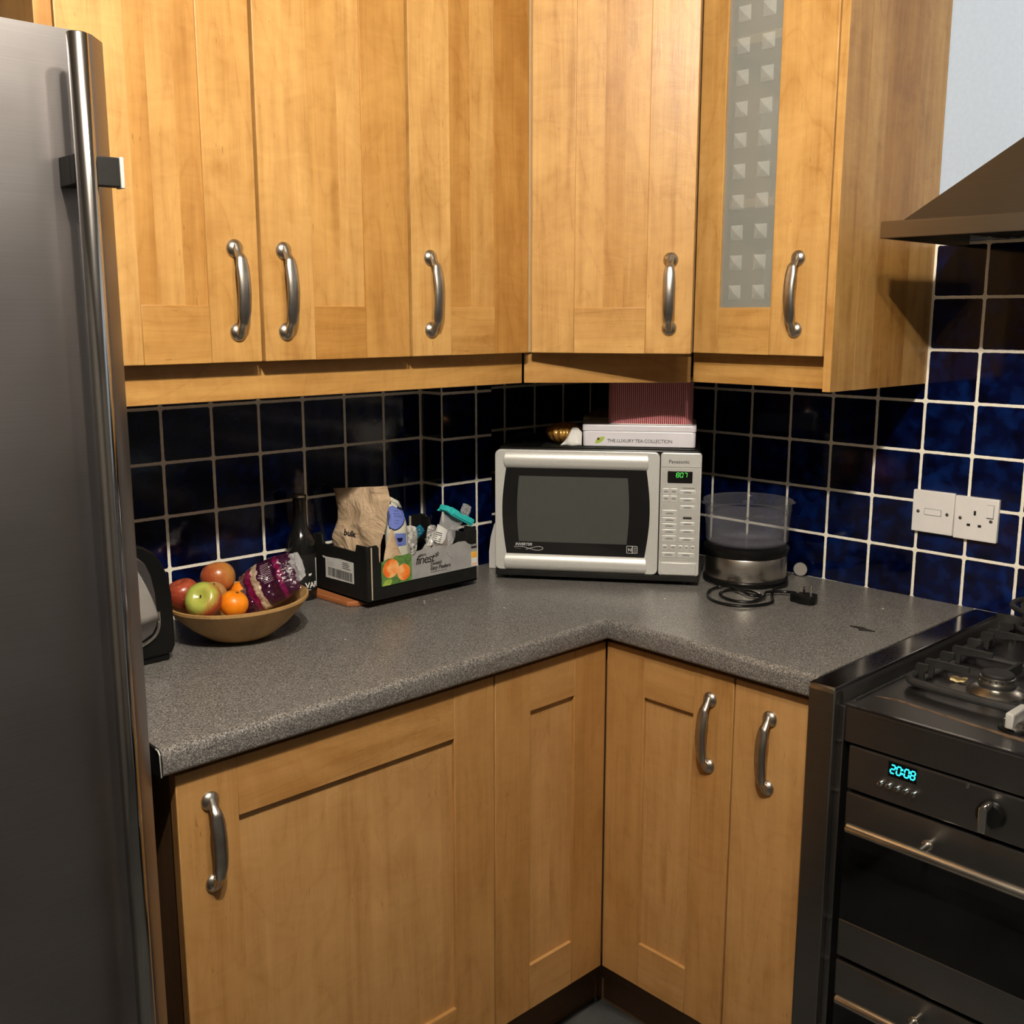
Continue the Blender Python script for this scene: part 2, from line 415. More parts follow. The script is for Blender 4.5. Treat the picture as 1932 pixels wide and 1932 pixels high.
# ------------------------------------------------------------ objects
ROOT = {}
def thing(name, label, cat, loc, group=None, kind=None):
    o = bpy.data.objects.new(name, None); COL.objects.link(o); o.location = (loc[0], loc[1], loc[2]+ZW)
    o.empty_display_size = .05; ROOT[o] = Vector(loc); tag(o, label, cat, group, kind); return o
def tag(o, label=None, cat=None, group=None, kind=None):
    if label: o['label'] = label
    if cat: o['category'] = cat
    if group: o['group'] = group
    if kind: o['kind'] = kind
    return o
def obj(name, b, parent=None, loc=None, label=None, angle=35, recalc=True):
    """links the builder as one mesh; coordinates in b are worktop-relative room coordinates"""
    org = ROOT[parent] if parent is not None else Vector(loc or (0, 0, 0))
    bmesh.ops.translate(b.bm, verts=b.bm.verts[:], vec=-org)
    if recalc: bmesh.ops.recalc_face_normals(b.bm, faces=b.bm.faces[:])
    me = bpy.data.meshes.new(name); b.bm.to_mesh(me); b.bm.free()
    for m in b.mats: me.materials.append(m)
    sm = [p.use_smooth for p in me.polygons]; me.set_sharp_from_angle(angle=math.radians(angle)); me.polygons.foreach_set('use_smooth', sm)
    o = bpy.data.objects.new(name, me); COL.objects.link(o)
    if parent is not None: o.parent = parent
    else: o.location = (org.x, org.y, org.z+ZW)
    ROOT[o] = org
    if label: o['label'] = label
    return o
def solo(name, b, label, cat, loc, group=None, angle=35):
    o = obj(name, b, None, loc, angle=angle); return tag(o, label, cat, group)
def struct(name, b):
    o = obj(name, b); o['kind'] = 'structure'; return o
def text_bm(b, s, size, X, mi=0, align='LEFT', shear=0, depth=.0003, warp=None, space=1.0, bold=0):
    cu = bpy.data.curves.new('t', 'FONT'); cu.body = s; cu.size = size; cu.align_x = align; cu.shear = shear; cu.space_character = space
    cu.offset = bold; cu.extrude = depth; cu.resolution_u = 3
    to = bpy.data.objects.new('t', cu); COL.objects.link(to)
    dg = bpy.context.evaluated_depsgraph_get(); dg.update()
    me = bpy.data.meshes.new_from_object(to.evaluated_get(dg))
    vs = []
    for v in me.vertices:
        co = Vector(v.co)
        if warp: co = warp(co)
        vs.append(b.bm.verts.new(X @ co if X else co))
    for p in me.polygons: b._face([vs[i] for i in p.vertices], mi)
    bpy.data.objects.remove(to); bpy.data.curves.remove(cu); bpy.data.meshes.remove(me)
    return b
def frame(o, ex, ey):
    """matrix with origin o, x axis ex, y axis ey, z = ex x ey"""
    ex = Vector(ex).normalized(); ey = Vector(ey).normalized(); ez = ex.cross(ey)
    m = Matrix.Identity(4)
    for i in range(3): m[i][0], m[i][1], m[i][2], m[i][3] = ex[i], ey[i], ez[i], o[i]
    return m
# local door frames: x along the run, -y towards the room
LEFT = Matrix.Identity(4)
RIGHT = Matrix.Rotation(-PI/2, 4, 'Z')       # local x -> -y, local -y -> -x

# ============================================================ SETTING
P = .1035
ZA = .4104
def wall_uv(b, quads, mi=0):
    for (p, uvs) in quads:
        b._face([b.bm.verts.new(Vector(q)) for q in p], mi, 0, uvs)
def vquad(p0, p1, z0, z1, u0, u1, w0=None, w1=None):
    w0 = (z0-ZA)/P if w0 is None else w0; w1 = (z1-ZA)/P if w1 is None else w1
    return ([(p0[0], p0[1], z0), (p1[0], p1[1], z0), (p1[0], p1[1], z1), (p0[0], p0[1], z1)], [(u0, w0), (u1, w0), (u1, w1), (u0, w1)])
YL = .585; XR = .60; X0 = -.614; XB = .2708; Y0 = .195
TOP = 1.55
# left wall: tiles run between worktop and the cabinets, paint above and below
b = B('tile', 'taupe')
b.prism([(-.95, YL), (-.95, YL+.1), (XR+.1, YL+.1), (XR+.1, YL)], 'z', -.91, TOP, 1)
b.box(-2.9, -.95, YL, YL+.1, -.91, TOP, 1)
e = .001
b2 = B('tile')
wall_uv(b, [vquad((-.948, YL-e), (.012, YL-e), -.06, .62, (-.948-X0)/P, (.012-X0)/P),
            vquad((.16, YL-e), (XR, YL-e), -.06, .62, (.16-XB)/P, (XR-XB)/P)])
struct('wall_left', b)
# tiled pipe boxing standing forward of the left wall
b2.box(.0115, .1625, .5135, YL-.0005, -.0395, .508, 0)
b2.bm.faces.ensure_lookup_table()
for f in b2.bm.faces:
    for l in f.loops:
        c = l.vert.co
        if abs(f.normal.y) > .5 or (max(abs(v.co.y-.5135) for v in f.verts) < 1e-4): l[b2.uv].uv = ((c.x-.0115)/P, (c.z-ZA)/P)
        else: l[b2.uv].uv = ((c.y-.5135)/(YL-.5135), (c.z-ZA)/P)
struct('trim_1', b2)
b = B('tile', 'bluewall')
b.box(XR, XR+.1, -3.2, YL, -.91, TOP, 1)
wall_uv(b, [vquad((XR-e, YL), (XR-e, -2.6), -.06, .7245, (Y0-YL)/P, (Y0+2.6)/P)])
struct('wall_right', b)
struct('wall_back', B('roomwall').box(-2.9, XR+.1, -3.3, -3.2, -.91, TOP))
struct('wall_far', B('roomwall').box(-3.0, -2.9, -3.3, YL+.1, -.91, TOP))
struct('floor', B('floor').box(-3.0, XR+.1, -3.3, YL+.1, -.96, -.91))
struct('ceiling', B('ceil').box(-3.0, XR+.1, -3.3, YL+.1, TOP, TOP+.05))
# plinths
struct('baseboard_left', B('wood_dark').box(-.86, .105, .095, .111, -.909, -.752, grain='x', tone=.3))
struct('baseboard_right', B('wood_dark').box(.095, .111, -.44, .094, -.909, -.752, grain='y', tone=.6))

# ============================================================ WORKTOP
def nose(t=.04, d=.10, r=.012):
    """profile (depth into the run, z) of the rolled front edge"""
    pts = []
    for i in range(7):
        a = PI/2*i/6; pts.append((r-r*math.sin(a), -r+r*math.cos(a)))
    pts = [(r-r*math.sin(PI/2*i/6), -r*(1-math.cos(PI/2*i/6))) for i in range(7)]
    pts.append((0, -t+.006))
    pts += [(.006*(1-math.cos(PI/2*i/3)), -t+.006-.006*math.sin(PI/2*i/3)) for i in range(1, 4)]
    return pts
def worktop_piece(kind):
    b = B('worktop', 'matblack', 'silver2'); pr = nose(); D = YL if kind == 'L' else XR
    pr = [(D, 0)]+pr+[(D, -.04)]
    def pt(d, z, end):
        if kind == 'L': return Vector(((-.914 if not end else d+.0003*0), d, z)) if not end else Vector((d if d < XR else XR, d, z))
        return Vector((d, (-.4545 if not end else d-.0006), z))
    A = [b.bm.verts.new(pt(d, z, 0)) for d, z in pr]; Z = [b.bm.verts.new(pt(min(d, YL) if kind == 'R' and 1 else d, z, 1)) for d, z in pr]
    if kind == 'L':
        pass
    n = len(pr)
    for i in range(n): b._face((A[i], A[(i+1) % n], Z[(i+1) % n], Z[i]))
    b._face(A, 1 if kind == 'L' else 0); b._face(Z[::-1])
    return b
b = worktop_piece('L')
# dark sealed end strip; the silver bead paints in its lit front edge
b.prism([(.0015, -.0395), (.0015, -.004), (.0045, -.0012), (.584, -.0012), (.584, -.0395)], 'x', -.9165, -.914, 1)
b.sweep([(-.9168, .0005, -.039), (-.9168, .0005, -.006), (-.9168, .005, -.0012), (-.9168, .012, -.0006)], .0011, 2, 6)
solo('worktop', b, 'grey speckled laminate worktop running from the fridge to the corner', 'worktop', (-.4, .3, -.04))
b = worktop_piece('R')
b.prism([(.5864, .584), (XR, .584), (XR, .58)], 'z', -.04, -.0002, 0)
solo('worktop', b, 'grey speckled laminate worktop between the corner and the cooker', 'worktop', (.3, -.2, -.04))

# ============================================================ DOORS, HANDLES
def bow_handle(parent, X, z0, x):
    """bow handle on door local frame X: x across, z bottom base centre"""
    b = B('nickel'); L = .128
    for zz in (z0, z0+L):
        b.lathe([(0, -.0095), (.005, -.0088), (.0095, -.0062), (.0130, -.0035), (.0143, -.0012), (.0145, .0005), (0, .0005)], (x, -.0205, zz), 0, 24, X, axis='y')
    pts = []; rad = []
    for i in range(25):
        t = i/24; a = math.sin(PI*t); zz = z0-.002+(L+.004)*t
        out = .021+.014*min(1, a*2.6)+.012*a
        wd = .0058+.0052*min(1, a*1.5)**1.3
        pts.append((x, -out, zz)); rad.append((wd, .0046+.0012*a))
    pts = [(x, -.020, z0-.001)]+[(x, -.026, z0-.003)]+pts[2:-2]+[(x, -.026, z0+L+.003), (x, -.020, z0+L+.001)]
    rad = [(.007, .007), (.0065, .006)]+rad[2:-2]+[(.0065, .006), (.007, .007)]
    b.sweep(catmull(pts, 2), [r for i, r in enumerate(rad) for _ in range(2)][:len(pts)*2-1], 0, 16, X, up=(0, 1, 0))
    return obj('handle', b, parent, label='satin nickel bow handle')
def door(parent, X, x0, x1, z0, z1, sl=.09, sr=.09, rb=.09, rt=.09, rec=.006, th=.02, handle=None, staves=3, glass=False, mat='wood', flat=False, hz=None, tones=None):
    b = B(mat, 'satinglass')
    bv = .0016
    if flat:
        n = 2; w = (x1-x0)
        b.box(x0, x1, -th, 0, z0, z1, 0, bv, X=X, tone=tones[0] if tones else None)
    else:
        t = tones or [random.random() for _ in range(8)]
        b.box(x0, x0+sl, -th, 0, z0, z1, 0, bv, t[0], X=X)
        b.box(x1-sr, x1, -th, 0, z0, z1, 0, bv, t[1], X=X)
        b.box(x0+sl, x1-sr, -th+.0003, 0, z0, z0+rb, 0, .0009, t[2], 'x', X=X)
        b.box(x0+sl, x1-sr, -th+.0003, 0, z1-rt, z1, 0, .0009, t[3], 'x', X=X)
        px0, px1 = x0+sl-.0002, x1-sr+.0002
        if glass:
            pass
        else:
            cuts = [px0]
            for i in range(1, staves): cuts.append(px0+(px1-px0)*(i/staves+random.uniform(-.07, .07)))
            cuts.append(px1)
            for i in range(staves):
                b.box(cuts[i], cuts[i+1], -th+rec, -.004, z0+rb, z1-rt, 0, 0, t[4+i % 4]*.83+.11*i, X=X)
    o = obj('door', b, parent)
    if glass:
        g = B('satinglass', 'pyramid')
        g.box(px0, px1, -th+rec, -th+rec+.004, z0+rb, z1-rt, 0, X=X)
        zz = z0+rb+.028; y = -th+rec
        while zz < z1-rt-.03:
            for cx in (x0+sl+.032, x0+sl+.085):
                h = .0135; v = [Vector((cx-h, y, zz-h)), Vector((cx+h, y, zz-h)), Vector((cx+h, y, zz+h)), Vector((cx-h, y, zz+h)), Vector((cx, y-.0055, zz))]
                vv = [g.bm.verts.new(X @ q) for q in v]
                for i in range(4):
                    fp = g._face((vv[i], vv[(i+1) % 4], vv[4]), 1); fp.smooth = False
            zz += .0555
        obj('glass_pane', g, o, label='satin glass pane with small raised pyramids', angle=12)
    if handle is not None: bow_handle(o, X @ Matrix.Translation((0, 0, 0)), hz, handle)
    return o
ZD = .509; ZT = 1.409; ZP = .449           # wall-door bottom, top, pelmet bottom
YF = .21                                   # face of the wall-unit doors (left run)
HZ = .556
def carcass(x0, x1, z0, z1, depth, X, mat='cabinet', hollow=False, t=.016):
    b = B(mat, 'recess')
    if hollow:
        b.box(x0, x0+t, 0, depth, z0, z1, X=X); b.box(x1-t, x1, 0, depth, z0, z1, X=X)
        b.box(x0+t, x1-t, depth-.01, depth, z0, z1, X=X)
        b.box(x0+t, x1-t, 0, depth-.01, z0, z0+t, X=X); b.box(x0+t, x1-t, 0, depth-.01, z1-t, z1, X=X)
    else: b.box(x0, x1, 0, depth, z0, z1, X=X)
    return b
XU = Matrix.Translation((0, YF+.02, 0))    # wall units on the left run, door back at local y=0
t = thing('wall_cabinet', 'birch double wall cabinet nearest the fridge, its two handles side by side', 'cabinet', (-.606, .23, ZD))
obj('body', carcass(-.905, -.309, ZD, ZT, YL-YF-.0215, XU), t)
door(t, XU, -.904, -.6110, ZD, ZT, .096, .088, .088, .088, .003, handle=-.652, hz=HZ, tones=[.12, .47, .05, .2, .33, .9, .7, .1])
door(t, XU, -.6050, -.3110, ZD, ZT, .096, .095, .088, .088, .003, handle=-.565, hz=HZ, tones=[.62, .81, .4, .3, .55, .15, .2, .6], staves=2)
b = B('wood').box(-.932, -.9075, YF-.003, YL-.002, ZP, ZT+.02, 0, .001, .15)
obj('end_panel', b, t)
t = thing('wall_cabinet', 'birch single wall cabinet left of the corner, with one curved handle', 'cabinet', (-.16, .23, ZD))
obj('body', carcass(-.307, -.020, ZD, ZT, YL-YF-.0215, XU @ Matrix.Translation((0, 0, 0))), t)
door(t, XU, -.3045, -.0135, ZD, ZT, .092, .09, .088, .088, .003, handle=-.262, hz=HZ, tones=[.38, .27, .98, .3, .66, .45, .9, .1], staves=2)
# diagonal corner unit
A0 = Vector((-.0085, YF+.0015, 0)); A1 = Vector((.2235, -.0105, 0)); ln = (A1-A0).length
AD = Vector((.163, -.0595, 0))     # this door stands ajar, hinged on its left
XD = frame(A0, AD-A0, Vector((0, 0, 1)).cross(AD-A0)) @ Matrix.Translation((0, .02, 0))
t = thing('wall_cabinet', 'diagonal birch corner wall cabinet above the microwave, its door slightly ajar', 'cabinet', (.25, .25, ZD))
b = B('cabinet')
b.prism([(-.004, .232), (-.004, YL-.003), (XR-.003, YL-.003), (XR-.003, -.004), (.249, -.004), (.235, .015), (.016, .226)], 'z', ZD, ZT)
obj('body', b, t)
door(t, XD, .003, ln-.003, ZD, ZT, .086, .089, .088, .088, .003, handle=ln-.046, hz=HZ+.002, tones=[.63, .49, .87, .3, .91, .22, .76, .36], staves=3)
# glazed unit on the right wall
XG = Matrix.Translation((.245, 0, 0)) @ RIGHT
t = thing('wall_cabinet', 'birch glazed wall cabinet with a narrow pyramid-patterned glass door', 'cabinet', (.42, -.16, ZD))
b = carcass(.012, .304, ZD, ZT, XR-.248, XG, hollow=True)
b.box(.028, .288, .02, XR-.26, .785, .801, X=XG); b.box(.028, .288, .02, XR-.26, 1.08, 1.096, X=XG)
obj('body', b, t)
door(t, XG, .0145, .301, ZD, ZT, .0585, .113, .088, .088, .004, handle=.243, hz=HZ, glass=True, tones=[.86, .37, .34, .2, .3, .3, .3, .3])
b = B('wood')
cuts = [.2250, .305, .368, .43, .492, .5985]
for i in range(5): b.box(cuts[i], cuts[i+1], -.3205, -.3045, ZP-.003, ZT+.02, 0, .0006 if i == 0 else 0, [.49, .12, .92, .4, .74][i])
obj('end_panel', b, t)
# pelmets below the units
PB = ZP
t = B('wood').box(-.905, -.003, YF+.029, YF+.047, PB-.002, ZD-.0005, 0, .0015, .33, 'x')
solo('cabinet_pelmet', t, 'long birch pelmet strip under the left wall cabinets', 'pelmet', (-.45, YF+.03, PB))
PA, PE = Vector((.0040, .2410, 0)), Vector((.2560, .0120, 0))
XPD = frame(PA, PE-PA, Vector((0, 0, 1)).cross(PE-PA))
t = B('wood').box(0, (PE-PA).length, .0, .018, PB-.002, ZD-.0005, 0, .0015, .83, 'x', X=XPD)
solo('cabinet_pelmet', t, 'short diagonal birch pelmet strip above the microwave', 'pelmet', (.11, .11, PB))
t = B('wood').box(-.006, .3035, .009, .027, PB, ZD-.0005, 0, .0015, .33, 'x', X=XG)
solo('cabinet_pelmet', t, 'birch pelmet strip under the glazed wall cabinet', 'pelmet', (.25, -.15, PB))
# wine glasses behind the glazed door
gl = None
GS = [(.36, -.10, .8015), (.40, -.17, .8015), (.34, -.235, .8015), (.36, -.12, .5255), (.37, -.20, .5255), (.45, -.15, .5255), (.46, -.235, .5255)]
for i, (x, y, z) in enumerate(GS):
    if gl is None:
        g = B('glassware')
        g.lathe([(0, 0), (.033, .0005), (.034, .002), (.008, .006), (.004, .012), (.004, .075), (.012, .084), (.030, .105), (.036, .135), (.031, .185), (.030, .185), (.035, .135), (.029, .106), (.010, .086), (0, .084)], (x, y, z), 0, 28)
        gl = solo('wine_glass', g, 'x', 'glass', (x, y, z), 'stemmed glasses inside the glazed cabinet')
        o = gl
    else:
        o = gl.copy(); COL.objects.link(o); o.location = (x, y, z+ZW)
    o['label'] = 'clear stemmed glass on the middle shelf behind the patterned glass door' if z > .7 else 'clear stemmed glass on the bottom shelf behind the patterned glass door'
    o['group'] = 'glasses on the middle shelf' if z > .7 else 'glasses on the bottom shelf'

# ------------------------------------------------------------ base units
XL = Matrix.Translation((0, .04, 0)); XRb = Matrix.Translation((.04, 0, 0)) @ RIGHT
BT, BB = -.052, -.762
t = thing('base_cabinet', 'wide birch base cabinet with one handle at the left, beside the fridge', 'cabinet', (-.585, .3, -.76))
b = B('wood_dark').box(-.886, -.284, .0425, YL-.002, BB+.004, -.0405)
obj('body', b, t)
door(t, XL, -.8885, -.2835, BB, BT, .0955, .0935, .095, .0915, .008, handle=-.838, hz=-.233, mat='wood_low', tones=[.06, .44, .31, .3, .4187, .47, .47, .47], staves=1)
t = thing('corner_cabinet', 'L-shaped birch corner base cabinet with two recessed-panel doors meeting at the corner', 'cabinet', (.2, .2, -.76))
b = B('wood_dark')
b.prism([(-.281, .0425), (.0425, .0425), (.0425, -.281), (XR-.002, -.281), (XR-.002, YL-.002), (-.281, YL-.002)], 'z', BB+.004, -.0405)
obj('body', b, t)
door(t, XL, -.2805, .0182, BB, BT, .090, .090, .095, .0905, .008, mat='wood_low', tones=[.305, .155, .47, .33, .4187, .441, .3, .3], staves=2)
door(t, XRb, -.0182, .2815, BB, BT, .0955, .0875, .095, .0915, .008, handle=.2315, hz=-.233, mat='wood_low', tones=[.44, .31, .33, .19, .4187, .441, .8, .2], staves=2)
t = thing('base_cabinet', 'narrow plain birch pull-out cabinet beside the cooker', 'cabinet', (.3, -.36, -.76))
b = B('wood_dark').box(.0425, XR-.002, -.444, -.2835, BB+.004, -.0405)
obj('body', b, t)
door(t, XRb, .2845, .4385, BB, BT, flat=True, handle=.3575, hz=-.234, mat='wood_low', tones=[.47])

# ============================================================ FRIDGE
t = thing('fridge_freezer', 'tall brushed steel fridge freezer with a long vertical bar handle, at left', 'fridge', (-1.25, .25, -.91))
FT = .894
obj('body', B('fridge').box(-1.54, -.945, -.012, .56, -.905, FT-.002, 0, .004), t)
b = B('fridge')
prof = [(-1.545, -.012), (-1.545, -.05)]+[(-1.535+.0, -.062)]+[(-.978, -.062), (-.9725, -.0605), (-.967, -.057), (-.944, -.030), (-.942, -.026), (-.942, -.012)]
b.prism(prof, 'z', -.86, FT, 0, grain='x')
dr = obj('door', b, t)
b = B('bar'); hx, hy = -1.0065, -.112
b.lathe([(0, -.62), (.0105, -.62), (.0112, -.618), (.0112, .8785), (.0105, .8795), (0, .8795)], (hx, hy, 0), 0, 40)
obj('handle', b, dr, label='polished tubular bar handle')
for zz in (.7235, -.45):
    b = B('matblack', 'silver2'); b.box(-1.0175, -.967, -.108, -.094, zz, zz+.032, 0, .0015); b.box(-.9668, -.962, -.1085, -.0935, zz-.001, zz+.033, 1, .001)
    b.box(-1.017, -.998, -.094, -.0625, zz, zz+.032, 0, .001)
    obj('handle_bracket', b, dr)

# ============================================================ COOKER
CY0 = -.4565; CYI = -.5045
t = thing('range_cooker', 'wide dark stainless steel range cooker with gas hob, at right', 'cooker', (.28, -.9, -.91))
b = B('recess').box(.012, XR-.012, -1.30, -.508, -.85, -.05)
b.box(.03, XR-.03, -1.28, -.53, -.905, -.85)
obj('body', b, t)
for (a, c) in ((CY0, CYI), (-1.355, -1.307)):
    b = B('cooker', 'cookertop', 'steel')
    y0, y1 = min(a, c), max(a, c)
    b.box(-.028, XR-.002, y0, y1, -.905, -.0045, 0, .003)
    b.box(-.0275, XR-.002, y0+.0005, y1-.0005, -.006, 0, 1, .0022)
    if a == CY0:
        b.box(-.0285, -.022, y0+.001, y1-.001, -.012, -.0005, 2, .003)
        for zz in (-.09, -.175, -.40, -.475): b.box(-.020, .012, CYI-.010, CYI, zz-.0008, zz+.0008, 1)
        b.box(-.016, .012, CYI-.011, CYI, -.86, -.03, 0, .001)
    obj('side_panel', b, t)
HB = -.028
b = B('cooker', 'cookertop', 'rusty')
b.box(-.012, XR-.005, -1.305, CYI-.001, HB-.06, HB, 0, .0025)
b.box(-.0125, -.004, -1.305, CYI-.001, HB-.0035, HB+.0008, 1, .001)
b.box(.012, XR-.02, -.5185, -.5155, HB, HB+.0025, 1, .0008)
b.box(XR-.014, XR-.003, -1.30, CYI, HB, .0035, 0, .001)
b.prism([(CYI, -.006), (CYI-.004, -.014), (CYI-.006, HB), (CYI, HB)], 'x', -.01, XR-.01, 0)
# baked-on stain following the front of the hob
st = [(.058, -.528), (.070, -.560), (.062, -.62), (.052, -.70), (.047, -.79), (.040, -.90), (.027, -.90), (.036, -.79), (.044, -.70), (.055, -.62), (.062, -.56)]
b.prism(st, 'z', HB, HB+.0004, 2)
hob = obj('hob', b, t)
def burner(cx, cy, k=1.0):
    b = B('steel', 'iron', 'recess')
    b.lathe([(.047*k, 0), (.046*k, .004), (.034*k, .013), (.020*k, .014)], (cx, cy, HB), 0, 40)
    b.lathe([(.029*k, .0135), (.029*k, .018), (.0265*k, .019)], (cx, cy, HB), 1, 40)
    b.lathe([(.027*k, .018), (.0285*k, .022), (.0275*k, .029), (.025*k, .030)], (cx, cy, HB), 0, 40)
    b.lathe([(.0255*k, .030), (.0255*k, .0335), (.023*k, .0355), (0, .036)], (cx, cy, HB), 1, 40)
    for i in range(20):
        a = 2*PI*i/20; b.box(-.001, .001, -.0012, .0012, .0, .004, 2, X=Matrix.Translation((cx+.0282*k*math.cos(a), cy+.0282*k*math.sin(a), HB+.024)) @ Matrix.Rotation(a, 4, 'Z'))
    return obj('burner', b, hob)
burner(.215, -.658); burner(.455, -.662, .85); burner(.33, -.93, 1.3); burner(.215, -1.18); burner(.455, -1.18, .85)
def grate(y0, y1):
    """double pan support over two burners; y0 > y1"""
    b = B('iron'); zt = HB+.014; xs, xe = .128, .565; r = .026
    loop = []
    def arc(cx, cy, a0):
        for i in range(6):
            a = a0+PI/2*i/5; loop.append((cx+r*math.cos(a), cy+r*math.sin(a), zt))
    arc(xe-r, y0-r, 0); arc(xs+r, y0-r, PI/2)
    loop.append((xs-.006, (y0*2+y1)/3, zt)); loop.append((xs-.008, (y0+y1)/2, zt)); loop.append((xs-.006, (y0+2*y1)/3, zt))
    arc(xs+r, y1+r, PI); arc(xe-r, y1+r, 1.5*PI)
    b.sweep(loop, .0068, 0, 10, closed=True)
    b.sweep([(.345, y0-.002, zt), (.345, y1+.002, zt)], .006, 0, 8)
    for side, yy in ((1, y0), (-1, y1)):
        for i, (x, L) in enumerate(((.170, .022), (.205, .075), (.262, .024), (.31, .070), (.372, .024), (.43, .022), (.455, .070), (.52, .024))):
            ya = yy-side*.002; yb = yy-side*L
            pts = [(ya, zt+.021), (ya+side*.003, zt+.016), (ya+side*.002, zt-.004), (yy-side*.014, zt-.013), (yy-side*.016, zt+.006), (yb, zt+.012), (yb, zt+.0215)]
            b.prism(pts, 'x', x-.0028, x+.0028, 0, bev=.0007)
    for x, yc in ((.215, (y0+y1)/2), (.455, (y0+y1)/2)):
        for sgn in (1,):
            b.box(min(x+sgn*.022, x+sgn*.082), max(x+sgn*.022, x+sgn*.082), yc-.003, yc+.003, zt+.002, zt+.0215, 0, .0008)
    for x in (.15, .54):
        for yy in (y0-.02, y1+.02): b.lathe([(0, HB), (.006, HB), (.006, zt)], (x, yy, 0), 0, 10)
    return obj('pan_support', b, hob)
grate(-.541, -.785); grate(-.80, -1.05); grate(-1.062, -1.295)
# hob control knobs along the hob front edge
for yy in (-.742, -.83, -.93, -1.03, -1.12):
    b = B('silver2', 'chrome', 'black')
    b.lathe([(.024, 0), (.024, .003), (.020, .005), (0, .005)], (.078, yy, HB), 2, 32)
    b.lathe([(.019, .005), (.018, .014), (.015, .016), (0, .016)], (.078, yy, HB), 1, 32)
    b.box(.050, .108, yy-.0065, yy+.0065, HB+.008, HB+.032, 0, .003)
    obj('knob', b, hob)
FX = -.0125; FY0 = -.5245; FY1 = -1.287
b = B('cooker', 'darktext', 'glassblack')
b.box(FX, .01, FY1, FY0, -.1665, -.0925, 0, .003)
b.box(FX-.0004, FX+.001, -.6385, -.5925, -.1225, -.098, 2)
for i in range(3): b.box(FX-.0003, FX+.001, -.598-.014*i-.002, -.598-.014*i+.001, -.1525, -.1495, 1)
cp = obj('control_panel', b, t)
SEG = {'0': 'abcdef', '2': 'abged', '8': 'abcdefg', '7': 'abc'}
def seven(b, ch, X, h=.013, w=.0068, th=.0016, mi=0, skew=.1):
    m = h/2
    Q = {'a': (0, h, w, h), 'b': (w, m, w, h), 'c': (w, 0, w, m), 'd': (0, 0, w, 0), 'e': (0, 0, 0, m), 'f': (0, m, 0, h), 'g': (0, m, w, m)}
    for s_ in SEG[ch]:
        x0, y0, x1, y1 = Q[s_]
        if y0 == y1: pts = [(x0+th*.3, y0-th/2), (x1-th*.3, y0-th/2), (x1-th*.3, y0+th/2), (x0+th*.3, y0+th/2)]
        else: pts = [(x0-th/2, y0+th*.4), (x0+th/2, y0+th*.4), (x0+th/2, y1-th*.4), (x0-th/2, y1-th*.4)]
        pts = [(px+skew*py, py) for px, py in pts]
        b.prism(pts, 'z', 0, .0003, mi, X=X)
def front_frame(y, z, x=FX-.0006): return frame((x, y, z), (0, -1, 0), (0, 0, 1))
b = B('blue_led')
for i, (ch, dy) in enumerate((('2', 0), ('0', .0098), ('0', .0225), ('8', .0323))):
    seven(b, ch, front_frame(-.5945-.0015-dy, -.1165), .0135, .0068, .0022)
for dz in (-.1125, -.106): b.box(FX-.0009, FX-.0006, -.6168, -.6146, dz-.0014, dz+.0014)
obj('clock_display', b, cp, label='glowing cyan clock reading 20:08')
for i in range(5):
    yy = -.5835-.0136*i
    b = B('chrome'); b.lathe([(0, -.0085), (.0035, -.008), (.0046, -.006), (.0046, 0), (0, 0)], (FX, yy, -.1375), 0, 20, axis='x')
    obj('button', b, cp)
b = B('chrome'); b.lathe([(0, -.002), (.003, -.0015), (.0035, 0), (0, 0)], (FX, -.715, -.099), 0, 16, axis='x'); obj('indicator_light', b, cp)
for yy in (-.752, -.86, -.97, -1.08):
    b = B('black', 'chrome', 'silver2')
    b.lathe([(0, -.009), (.018, -.009), (.0205, -.006), (.021, 0), (0, 0)], (FX, yy, -.130), 0, 32, axis='x')
    b.prism([(yy-.006, -.148), (yy-.0065, -.112), (yy-.003, -.1065), (yy+.003, -.1065), (yy+.0065, -.112), (yy+.006, -.148)], 'x', FX-.033, FX-.008, 1, bev=.0018)
    obj('knob', b, cp)
def oven(z1, z0, g1, g0, barz):
    b = B('cooker', 'glassblack')
    b.box(FX, .012, FY1, FY0, g1, z1, 0, .002); b.box(FX, .012, FY1, FY0, z0, g0, 0, .002)
    b.box(FX+.0015, .012, FY1, FY0, g0, g1, 1, .0005)
    d = obj('oven_door', b, t)
    b = B('steel'); bx = -.057
    b.lathe([(0, -1.26), (.0075, -1.26), (.0082, -1.258), (.0082, -.555), (.0075, -.553), (0, -.553)], (bx, 0, barz), 0, 28, axis='y')
    for yy in (-.668, -1.14):
        b.lathe([(.0052, bx), (.0052, FX+.001)], (0, yy, barz+.002), 0, 18, axis='x'); b.lathe([(.0052, FX-.014), (.0085, FX-.013), (.0085, FX-.010), (.0052, FX-.009)], (0, yy, barz+.002), 0, 18, axis='x')
    obj('handle', b, d, label='round brushed steel towel-bar handle')
oven(-.172, -.462, -.236, -.396, -.2085)
oven(-.470, -.85, -.534, -.78, -.507)
# fascia strip below the hob edge is part of the hob apron
obj('front_apron', B('cooker').box(FX, .01, FY1-.01, CYI-.012, -.0885, HB-.004, 0, .001), t)
